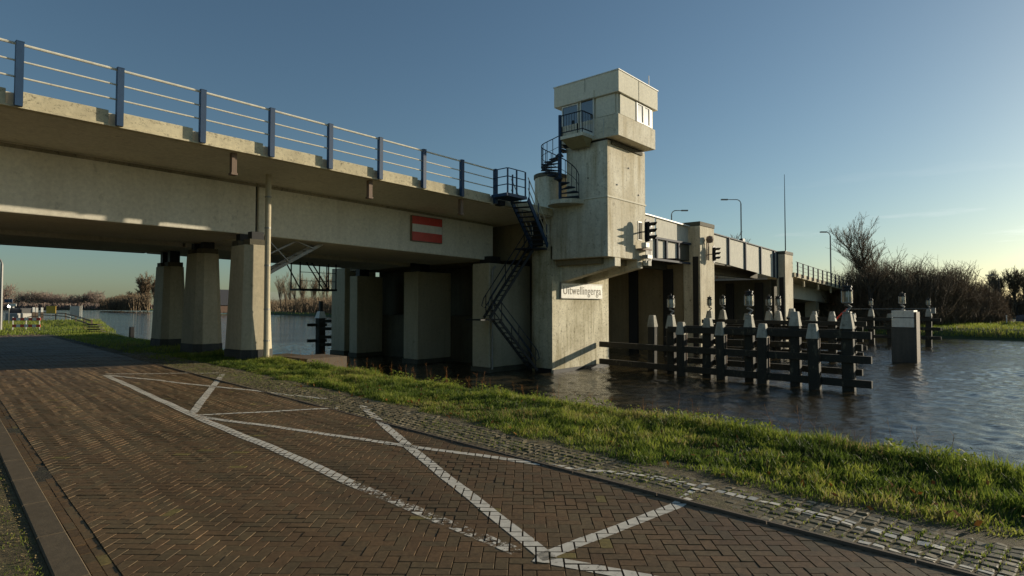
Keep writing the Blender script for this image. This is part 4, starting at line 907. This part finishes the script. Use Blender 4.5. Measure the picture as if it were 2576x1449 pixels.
# dolphin block
DB = thing('mooring_dolphin', (39.8, 5.8, ZW), 'massive black dolphin block with white panelled top standing alone in the water', 'dolphin')
MB().box(39.2, 40.55, 5.05, 6.18, -4, .55).build('body', 'tar', DB, bevel=.03)
MB().box(39.17, 40.5, 5.10, 6.14, 1.12, 1.50).build('upper_panel', 'white', DB, bevel=.01)
MB().box(39.17, 40.5, 5.10, 6.14, .58, 1.08).build('lower_panel', 'white', DB, bevel=.01)
MB().box(39.25, 40.4, 5.13, 6.10, .55, 1.46).build('core', 'black', DB)
MB().box(39.3, 40.56, 5.0, 5.09, -4, 1.42).build('side_plank', 'greytimber', DB)
beacon(39.7, 5.7, 1.5, 'beacon lamp standing alone on the white topped dolphin block', 1.0)
BM = thing('barrier_boom', (30, 6, 1), 'thin horizontal boom with curved red section over the water by the dolphin block', 'boom')
MB().tube([(39.0, 8.4, 1.58), (39.0, 4.2, 1.60)], .018, 6).build('rod', 'galv', BM)
MB().box(38.95, 39.05, 4.1, 4.3, 1.35, 1.65).build('end_weight', 'galv', BM)
MB().tube([(38.9, 9.6, .72), (38.9, 9.2, .76), (38.95, 8.85, 1.0), (39.0, 8.6, 1.3), (39.0, 8.3, 1.58)], .045, 8).build('red_arm', 'red', BM)
# dolphin seen through the bridge on the left
LD = thing('timber_dolphin', (26, 42, ZW), 'dark timber dolphin with beams in the water seen under the bridge', 'dolphin')
dx_, dy_ = 22.0, 36.2
MB().box(dx_-.25, dx_+.25, dy_-.25, dy_+.25, -4, 1.0, ch=.06).build('pile', 'timber', LD)
MB().prism([(dx_-.28, dy_-.28), (dx_+.28, dy_-.28), (dx_+.28, dy_+.28), (dx_-.28, dy_+.28)], .95, 1.4, [(dx_-.16, dy_-.16), (dx_+.16, dy_-.16), (dx_+.16, dy_+.16), (dx_-.16, dy_+.16)]).build('pile_cap', 'white', LD)
MB().box(dx_-.1, dx_+.1, dy_-.1, dy_+.1, 1.4, 2.1).build('lamp_post', 'black', LD)
for z in (.75, .25, -.3, -.8): MB().bar((dx_-.3, dy_-.3, z), (dx_+1.7, dy_-1.9, z), .16, .2).build('beam', 'timber', LD)
for z in (.5, -.55): MB().bar((dx_-.8, dy_+.3, z), (dx_+.4, dy_-.1, z), .16, .2).build('beam', 'timber', LD)

# ================================================================ trees
def bare_tree(name, x, y, z, H, spread, label, group=None, levels=5, mat='twig', seed=0, trunk=.02, upright=.55, twn=1.0, split=3, lean=0.0):
    r = np.random.default_rng(seed); segs = []
    def grow(p, d, L, rad, lv):
        nseg = 3 if lv < 2 else 2; q = p.copy(); dd = d.copy()
        for s in range(nseg):
            dd = dd+r.normal(0, .09+.03*lv, 3)+np.array([0, 0, .05*upright]); dd /= np.linalg.norm(dd); q2 = q+dd*L/nseg; ra = rad*(1-.3*s/nseg); rb = rad*(1-.3*(s+1)/nseg)
            segs.append((q.copy(), q2.copy(), ra, rb, lv)); 
            if lv < levels and (lv > 0 or s > 0):
                for c in range(split if lv > 0 else split+1):
                    az = r.uniform(0, 6.283); sp = r.uniform(.35, .95)*spread
                    side = np.array([math.cos(az), math.sin(az), 0.0]); nd = dd*(1-.35*sp)+side*sp+np.array([0, 0, upright*.5]); nd /= np.linalg.norm(nd)
                    grow(q+(q2-q)*r.uniform(.3, 1), nd, L*r.uniform(.42, .68), rb*.5, lv+1)
            q = q2
    grow(np.array([x, y, z]), np.array([lean, 0, 1.]), H*.5, H*trunk, 0)
    T = thing(name, (x, y, z), label, 'tree', group)
    zmax = max(s[1][2] for s in segs); k = H/(zmax-z); 
    P0 = np.array([s[0] for s in segs]); P1 = np.array([s[1] for s in segs]); 
    for P in (P0, P1): P[:, 2] = z+(P[:, 2]-z)*k
    ra = np.array([s[2] for s in segs]); rb = np.array([s[3] for s in segs]); lv = np.array([s[4] for s in segs])
    mn = .011*twn; ra = np.maximum(ra, mn); rb = np.maximum(rb, mn*.7)
    m1 = lv <= 1
    V, F = tubes_np(P0[m1], P1[m1], ra[m1], rb[m1], 6); link_mesh('trunk', V, F, 'bark', T)
    m2 = ~m1; V, F = tubes_np(P0[m2], P1[m2], ra[m2], rb[m2], 3); link_mesh('crown', V, F, mat, T, attrs={'tone': np.tile(r.random(m2.sum()), 3)})
    return T
def thicket(name, pts, hf, n, label, mat='twig', wtw=.016, seed=5, cat='bushes', twigs=5, zf=None, spreadv=.16):
    r = np.random.default_rng(seed); k = r.integers(0, len(pts)-1, n); t = r.random(n); P = np.array(pts, float)
    base_ = P[k]+(P[k+1]-P[k])*t[:, None]; dep = r.random(n)**.8
    bx = base_[:, 0]+dep*base_[:, 2]; by = base_[:, 1]+r.normal(0, .4, n)
    h = hf(bx, by, r)*r.uniform(.55, 1.05, n)*(.75+.35*dep); bz = np.full(n, -.4) if zf is None else zf(bx)
    d = r.normal(0, spreadv, (n, 3)); d[:, 2] = 1; tip = np.stack([bx, by, bz], 1)+d*h[:, None]
    b0 = np.stack([bx, by, bz], 1); mid = b0+(tip-b0)*.5+r.normal(0, .12, (n, 3))
    P0 = [b0, mid]; P1 = [mid, tip]; A = [np.full(n, wtw*2), np.full(n, wtw*1.4)]; B = [np.full(n, wtw*1.4), np.full(n, wtw*.5)]
    for q in range(twigs):
        f = r.uniform(.25, .95, n)[:, None]; s = b0+(tip-b0)*f; L = h*r.uniform(.1, .3, n); dd = r.normal(0, .5, (n, 3)); dd[:, 2] = r.uniform(.3, 1.1, n); e = s+dd*L[:, None]
        P0.append(s); P1.append(e); A.append(np.full(n, wtw)); B.append(np.full(n, wtw*.5))
        f2 = r.uniform(.3, .9, n)[:, None]; s2 = s+(e-s)*f2; e2 = s2+np.stack([r.normal(0, .5, n), r.normal(0, .5, n), r.uniform(.2, 1, n)], 1)*L[:, None]*.5
        P0.append(s2); P1.append(e2); A.append(np.full(n, wtw*.7)); B.append(np.full(n, wtw*.4))
    P0 = np.concatenate(P0); P1 = np.concatenate(P1); A = np.concatenate(A); B = np.concatenate(B)
    V, F = tubes_np(P0, P1, A, B, 3)
    return tag(link_mesh(name, V, F, mat, attrs={'tone': r.random(len(F))}), label, cat, kind='stuff')
bare_tree('bare_tree', 76.5, 13.7, -.4, 12.8, .62, 'tall bare winter tree rising at the left end of the thicket across the canal', levels=4, seed=9, upright=.55, twn=1.3, split=3, trunk=.015)
# thicket on the opposite bank, front line (x, y, depth)
def hf(bx, by, r): return np.interp(by, [1, 2.5, 3.9, 4.8, 6.2, 6.7, 7.6, 8.5, 9.6, 11, 15.7, 18], [.7, 1.4, 3.5, 4.2, 4.9, 6.2, 6.8, 6.3, 6.5, 6.8, 7.5, 5.2])
thicket('thicket', [(77, 17.5, 5), (76.5, 13, 8), (80, 9, 8), (85, 7, 9), (89, 4.6, 8), (91, 3.2, 6)], hf, 3900, 'dense brown leafless thicket along the opposite bank', wtw=.022)
thicket('undergrowth', [(75, 17.5, 2), (75.5, 12, 4), (79, 9, 4), (84, 6.5, 4), (88, 4.2, 4), (90, 3.2, 3)], lambda a, b_, r: np.interp(b_, [2, 4, 6], [.6, 1.8, 2.4]), 3000, 'low tangled brown undergrowth in front of the thicket', wtw=.02, seed=8, spreadv=.35)
for i, (x, y, H, lab) in enumerate([(128, 4.4, 8.2, 'bare tree at the right edge beyond the lamp post'), (130, 2.4, 9.0, 'second bare tree at the right edge behind the parked car'), (126, 5.9, 7.0, 'small bare tree just right of the thicket end'), (135, 1.0, 8.6, 'bare tree partly cut by the right edge of the photo')]):
    bare_tree('bare_tree', x, y, -.2, H, .75, lab, 'bare trees at the right edge', levels=4, seed=20+i, twn=1.8, split=3, trunk=.015)
thicket('far_hedge', [(132, 9, 6), (130, 3, 6), (128, -8, 6)], lambda a, b_, r: np.full(len(a), 4.2), 1500, 'low brown hedge under the bare trees at the right edge', wtw=.04, seed=12)
bare_tree('bare_tree', 95, 36, 0, 13.5, .6, 'top of a bare tree showing above the opening span', levels=4, seed=41, twn=3)
# poplars seen under the bridge
for i in range(11):
    px = 706+13*i+rng.uniform(-3, 3); az = TH+math.atan((1288-px)/1515); D = 232+rng.uniform(0, 30)
    bare_tree('poplar_tree', D*math.cos(az)/math.cos(az-TH), D*math.sin(az)/math.cos(az-TH), -.6, rng.uniform(14.5, 18.5), .42, ['leftmost', 'second', 'third', 'fourth', 'fifth', 'sixth', 'seventh', 'eighth', 'ninth', 'tenth', 'rightmost'][i]+' bare poplar from the left in the row on the far canal bank', 'poplars seen under the bridge', levels=4, seed=60+i, twn=2.6, upright=1.0, split=2, trunk=.012)
thicket('canal_side_scrub', [(98, 150, 25), (108, 180, 25), (122, 230, 25), (150, 330, 30)], lambda a, b_, r: np.full(len(a), 6.5), 1800, 'brown scrub at the foot of the poplars on the far canal bank', wtw=.07, seed=31)
for i, (px, D, H) in enumerate(((352, 430, 29), (372, 436, 26), (338, 445, 15), (325, 452, 11), (362, 440, 20), (388, 430, 24))):
    az = TH+math.atan((1288-px)/1515); bare_tree('bare_tree', D*math.cos(az)/math.cos(az-TH), D*math.sin(az)/math.cos(az-TH), -.8, H, .6, ['tall bare tree beside the farthest column across the lake', 'bare tree half hidden by the farthest column', 'low bare tree at the tip of the wooded point', 'smallest bare tree at the tip of the wooded point', 'bushy bare tree below the tall one on the wooded point', 'bare tree behind the farthest column'][i], 'trees on the wooded point', levels=4, seed=90+i, twn=6.5, upright=.6)
thicket('wooded_point', [(118, 395, 10), (116, 425, 12), (122, 470, 14), (135, 520, 14)], lambda a, b_, r: np.full(len(a), 9.0), 1200, 'brown scrub on the low wooded point across the lake', wtw=.14, seed=33)
# far tree line over the lake: clumps of fine twigs
def far_clump(px, D, H, Wd, label, i):
    az = TH+math.atan((1288-px)/1515); cx = D*math.cos(az)/math.cos(az-TH); cy = D*math.sin(az)/math.cos(az-TH); r = np.random.default_rng(200+i)
    n = 700; th = r.uniform(0, 6.283, n); ph = r.uniform(-1, 1, n); rad = r.random(n)**.4; 
    p = np.stack([cx+Wd/2*rad*np.cos(th)*np.sqrt(1-ph**2*.6), cy+Wd/2*rad*np.sin(th), H*.52+H*.46*ph*rad], 1); p[:, 2] = np.abs(p[:, 2]); d = r.normal(0, 1, (n, 3)); d[:, 2] = np.abs(d[:, 2])+.6; L = H*.16
    T = thing('distant_tree', (cx, cy, -.5), label, 'tree', 'distant trees across the lake')
    V, F = tubes_np(p, p+d*L*.5, np.full(n, .28), np.full(n, .1), 3); link_mesh('crown', V, F, 'fartwig', T, attrs={'tone': np.tile(r.random(n), 3)})
    MB().tube([(cx, cy, -.5), (cx, cy, H*.5)], .5, 6).build('trunk', 'bark', T)
ORD = ['leftmost', 'second', 'third', 'fourth', 'fifth', 'sixth', 'seventh', 'eighth', 'ninth', 'tenth', 'eleventh', 'twelfth', 'thirteenth', 'rightmost']
for i, (px, D, H, Wd) in enumerate(sorted([(6, 700, 28, 24), (28, 900, 17, 40), (64, 900, 25, 30), (88, 905, 24, 36), (110, 910, 24, 30), (140, 905, 22, 36), (165, 910, 17, 40), (195, 900, 20, 26), (222, 905, 22, 16), (242, 900, 25, 24), (262, 910, 12, 30), (316, 915, 16, 20), (188, 915, 14, 30), (128, 915, 20, 26)])):
    far_clump(px, D, H, Wd, ORD[i]+' brown leafless tree from the left in the line on the far shore', i)
mbv = []
def fline(bx, by, r): return np.full(len(bx), 6.0)
thicket('far_shore_reeds', [(-250, 925, 20), (-60, 862, 20), (60, 848, 20), (130, 800, 20), (214, 702, 20)], fline, 2600, 'low brown reeds and scrub lining the far shore', mat='fartwig', wtw=.35, seed=44, cat='reeds')
# house between the columns
HS = thing('farm_house', (150, 300, 0), 'dark roofed house seen between the columns across the water', 'house')
az = TH+math.atan((1288-568)/1515); D = 262; hx, hy = D*math.cos(az)/math.cos(az-TH), D*math.sin(az)/math.cos(az-TH)
MB().box(hx-7, hx+7, hy-5, hy+5, -.8, 2.6).build('wall', 'house_brick', HS)
MB().slab([(hx-7.4, [(hy-5.6, 2.4), (hy+5.6, 2.4), (hy, 9.2)]), (hx+7.4, [(hy-5.6, 2.4), (hy+5.6, 2.4), (hy, 9.2)])]).build('roof', 'roof_tile', HS)
MB().box(hx+3, hx+3.8, hy-.4, hy+.4, 8.5, 10.2).build('chimney', 'house_brick', HS)
for k in range(3): MB().box(hx-7.06, hx-7.0, hy-3.6+2.6*k, hy-2.2+2.6*k, .6, 1.9).build('window', 'white', HS)

# ================================================================ lamps and street furniture
def street_lamp(x, y, z0, H, dirx, diry, label, arm=1.3, r=.07, mat='galv'):
    T = thing('street_lamp', (x, y, z0), label, 'street lamp', 'street lamps on and near the bridge')
    d = Vector((dirx, diry, 0)).normalized()
    pts = [Vector((x, y, z0)), Vector((x, y, z0+H-.5))]+[Vector((x, y, z0+H-.5))+d*.5*(1-math.cos(a))+Vector((0, 0, .5*math.sin(a))) for a in np.linspace(.3, math.pi/2, 5)]+[Vector((x, y, z0+H))+d*arm]
    MB().tube(pts, [r*1.2, r]+[r*.7]*5+[r*.55], 8).build('pole', mat, T)
    e = Vector((x, y, z0+H))+d*(arm-.1); MB().bar(e, e+d*.75, .28, .13).build('lamp_head', 'galv', T)
street_lamp(63, 31, 4, 8.6, .66, -.75, 'small street lamp seen above the deck just right of the tower', 1.2)
street_lamp(68.5, 25.2, 4, 9.9, -.66, .75, 'tall street lamp rising behind the opening span', 1.6)
street_lamp(76.5, 17.9, 4, 6.35, -.66, .75, 'slender street lamp on the far approach left of the bare tree', .5)
LAMPXY = (8.55, 56.6)
street_lamp(*LAMPXY, -.03, 5.3, -.66, .75, 'grey curved street lamp at the left edge beyond the bridge', .9, .09)
street_lamp(97, 3.6, -.2, 5.9, -.3, .95, 'street lamp with a flat arm among the trees at the right edge', .7, .07, 'black')
MB().tube([(98.6, -.35, -.2), (98.6, -.35, 2.2)], .04, 6)
# car on the right bank
CR = thing('parked_car', (93, -6.2, -.25), 'dark blue car on the road at the right edge across the canal', 'car')
cx, cy, cz = 90.0, -.35, -.25
body = [(-2.2, .35), (-2.15, .85), (-1.5, .98), (-.8, 1.45), (.7, 1.5), (1.5, 1.02), (2.15, .9), (2.2, .35)]
L = len(body); V = [(cx+q*.0-.85, cy+q, cz+w) for q, w in body]+[(cx+.85, cy+q, cz+w) for q, w in body]
mb = MB(); mb.add(V, [tuple(range(L)), tuple(range(L, 2*L))[::-1]]+[(i, (i+1) % L, (i+1) % L+L, i+L) for i in range(L)]); mb.build('body', 'carblue', CR, bevel=.06)
MB().box(cx-.87, cx+.87, cy-.75, cy+.65, cz+1.02, cz+1.38).build('side_window', 'glass', CR)
for sx_ in (-.82, .82):
    for q in (-1.35, 1.35):
        w_ = MB().tube([(cx+sx_-.1, cy+q, cz+.33), (cx+sx_+.1, cy+q, cz+.33)], .33, 16).build('wheel', 'rubber', CR); MB().tube([(cx+sx_-.12, cy+q, cz+.33), (cx+sx_+.12, cy+q, cz+.33)], .18, 10).build('rim', 'galv', w_)
for sx_ in (-.6, .6): MB().box(cx+sx_-.15, cx+sx_+.15, cy+2.12, cy+2.2, cz+.62, cz+.78).build('headlight', 'white', CR)
MB().box(85, 140, -16, 3.0, -.24, -.20).build('opposite_road', 'kerb')
bpy.data.objects['opposite_road']['kind'] = 'structure'
# left meadow: board fence, sign, posts, handrail
def at(px, py, z):   # ground point seen at a photograph pixel, used for places far from the camera
    yaw = TH-math.pi/2; fx, fy = math.cos(TH), math.sin(TH); rx, ry = math.sin(TH), -math.cos(TH); cp, sp = math.cos(PT), math.sin(PT)
    u = (px-1288)/1515; v = -(py-724.5)/1515
    d = Vector((fx*cp-fx*sp*v+rx*u, fy*cp-fy*sp*v+ry*u, sp+cp*v)); t = (z-1.7)/d.z; return d.x*t, d.y*t
bx, by = at(66, 829, 0); rt = Vector((math.sin(TH), -math.cos(TH), 0))
RBd = thing('road_barrier', (bx, by, 0), 'low red and white striped road barrier on the grass at the left edge', 'barrier')
for r_, z in enumerate((.28, .78)):
    for k in range(7):
        a = Vector((bx, by, z))+rt*(-1.05+.3*k); MB().bar(a, a+rt*.3, .04, .2).build('red_stripe' if k % 2 == 0 else 'white_stripe', 'red' if k % 2 == 0 else 'white', RBd)
for k in (-1.0, 0, 1.0): a = Vector((bx, by, -.05))+rt*k+Vector((0, .05, 0)); MB().bar(a, a+Vector((0, 0, 1.0)), .06, .06).build('leg', 'white', RBd)
px_, py_ = at(128, 806, 0); T = thing('yellow_sign', (px_, py_, 0), 'yellow sign board on a post by the jetty beyond the bridge', 'sign')
a = Vector((px_, py_, .0)); MB().bar(a, a+Vector((0, 0, 1.2)), .07, .07).build('post', 'galv', T); MB().bar(a+Vector((0, 0, 1.35))-rt*.6, a+Vector((0, 0, 1.35))+rt*.6, .05, .95).build('board', 'yellow', T)
px_, py_ = at(190, 808, -.3); T = thing('notice_board', (px_, py_, 0), 'pale grey notice board on poles at the end of the jetty rail', 'sign')
a = Vector((px_, py_, -.6)); 
for q in (-.75, .85): MB().bar(a+rt*q, a+rt*q+Vector((0, 0, 2.5)), .08, .08).build('post', 'white', T)
MB().bar(a+Vector((0, 0, 1.7))-rt*.8, a+Vector((0, 0, 1.7))+rt*.6, .06, 1.4).build('board', 'panelw', T)
# jetty rail: timber fence descending to the water
JR = thing('timber_railing', (*at(170, 815, 0), 0), 'dark timber railing running down to the water at the left', 'railing')
pl_ = [(at(72, 800, 0), .0), (at(105, 801, 0), 0), (at(140, 803, 0), 0), (at(165, 806, 0), 0), (at(190, 815, -.2), -.2), (at(212, 824, -.3), -.3), (at(230, 832, -.4), -.4)]
for (p, z) in pl_: MB().bar((p[0], p[1], z-.3), (p[0], p[1], z+.95), .12, .12).build('post', 'greytimber', JR)
for (p, z), (q, z2) in zip(pl_[:-1], pl_[1:]):
    for h_ in (.85, .5): MB().bar((p[0], p[1], z+h_), (q[0], q[1], z2+h_), .05, .12).build('rail', 'greytimber', JR)
for i, px in enumerate((24, 33, 57, 70, 84, 92, 105)):
    lb = ORD[i] if i < 6 else 'rightmost'
    p = at(px, 800+rng.uniform(-4, 4), 0); T = thing('mooring_post', (p[0], p[1], 0), lb+' white topped mooring post in the cluster beyond the bridge at the left', 'post', 'mooring posts by the jetty')
    hh_ = rng.uniform(1.2, 2.0); MB().bar((p[0], p[1], -.3), (p[0], p[1], hh_*.6), .3, .3).build('shaft', 'greytimber', T); MB().bar((p[0], p[1], hh_*.6), (p[0], p[1], hh_), .26, .26).build('top', 'white', T)
p = at(52, 803, 0); VN = thing('parked_van', (p[0], p[1], 0), 'distant vehicle facing the viewer with one bright headlight at the left edge', 'vehicle')
a = Vector((p[0], p[1], .3)); MB().bar(a-rt*.85, a+rt*.85, 3.2, 1.1).build('body', 'galv', VN, bevel=.1); MB().bar(a-rt*.75+Vector((0, 0, .85)), a+rt*.75+Vector((0, 0, .85)), 2.0, .8).build('cabin', 'black', VN, bevel=.1)
fw = Vector((-math.cos(TH), -math.sin(TH), 0)); MB().tube([a+fw*1.6+Vector((0, 0, 1.5))-rt*.3, a+fw*1.68+Vector((0, 0, 1.5))-rt*.3], .16, 12).build('headlight', 'headlamp', VN)
p = at(22, 815, 0); RS = thing('direction_sign', (p[0], p[1], 0), 'small blue and white sign on a pole beside the left street lamp', 'sign')
MB().bar((p[0], p[1], 0), (p[0], p[1], 2.6), .06, .06).build('post', 'galv', RS); a = Vector((p[0], p[1], 2.3)); MB().bar(a-rt*.5, a+rt*.3, .04, .35).build('blue_board', 'blue', RS); a = Vector((p[0], p[1], 1.9)); MB().bar(a, a+rt*.7, .04, .25).build('white_board', 'white', RS)
p = at(331, 842, -.1); MB().box(p[0]-.13, p[0]+.13, p[1]-.13, p[1]+.13, -.3, .40, ch=.03).build('bollard', 'black')
tag(bpy.data.objects['bollard'], 'short dark bollard at the water edge left of the columns', 'bollard')
p = at(238, 838, 0); T = thing('wooden_steps', (p[0], p[1], 0), 'dark timber mooring steps at the end of the railing', 'steps')
for k in range(4): MB().bar(Vector((p[0], p[1], .1+.15*k))-rt*.35, Vector((p[0], p[1], .1+.15*k))+rt*(.6-.1*k), .4, .07).build('step', 'timber', T)
# twigs of weeds right bank, shaded white post
p = (89.0, 2.7); MB().bar((p[0], p[1], -.3), (p[0], p[1], .75), .1, .1).build('marker_post', 'white'); tag(bpy.data.objects['marker_post'], 'short white marker post on the grass across the canal near the car', 'post')
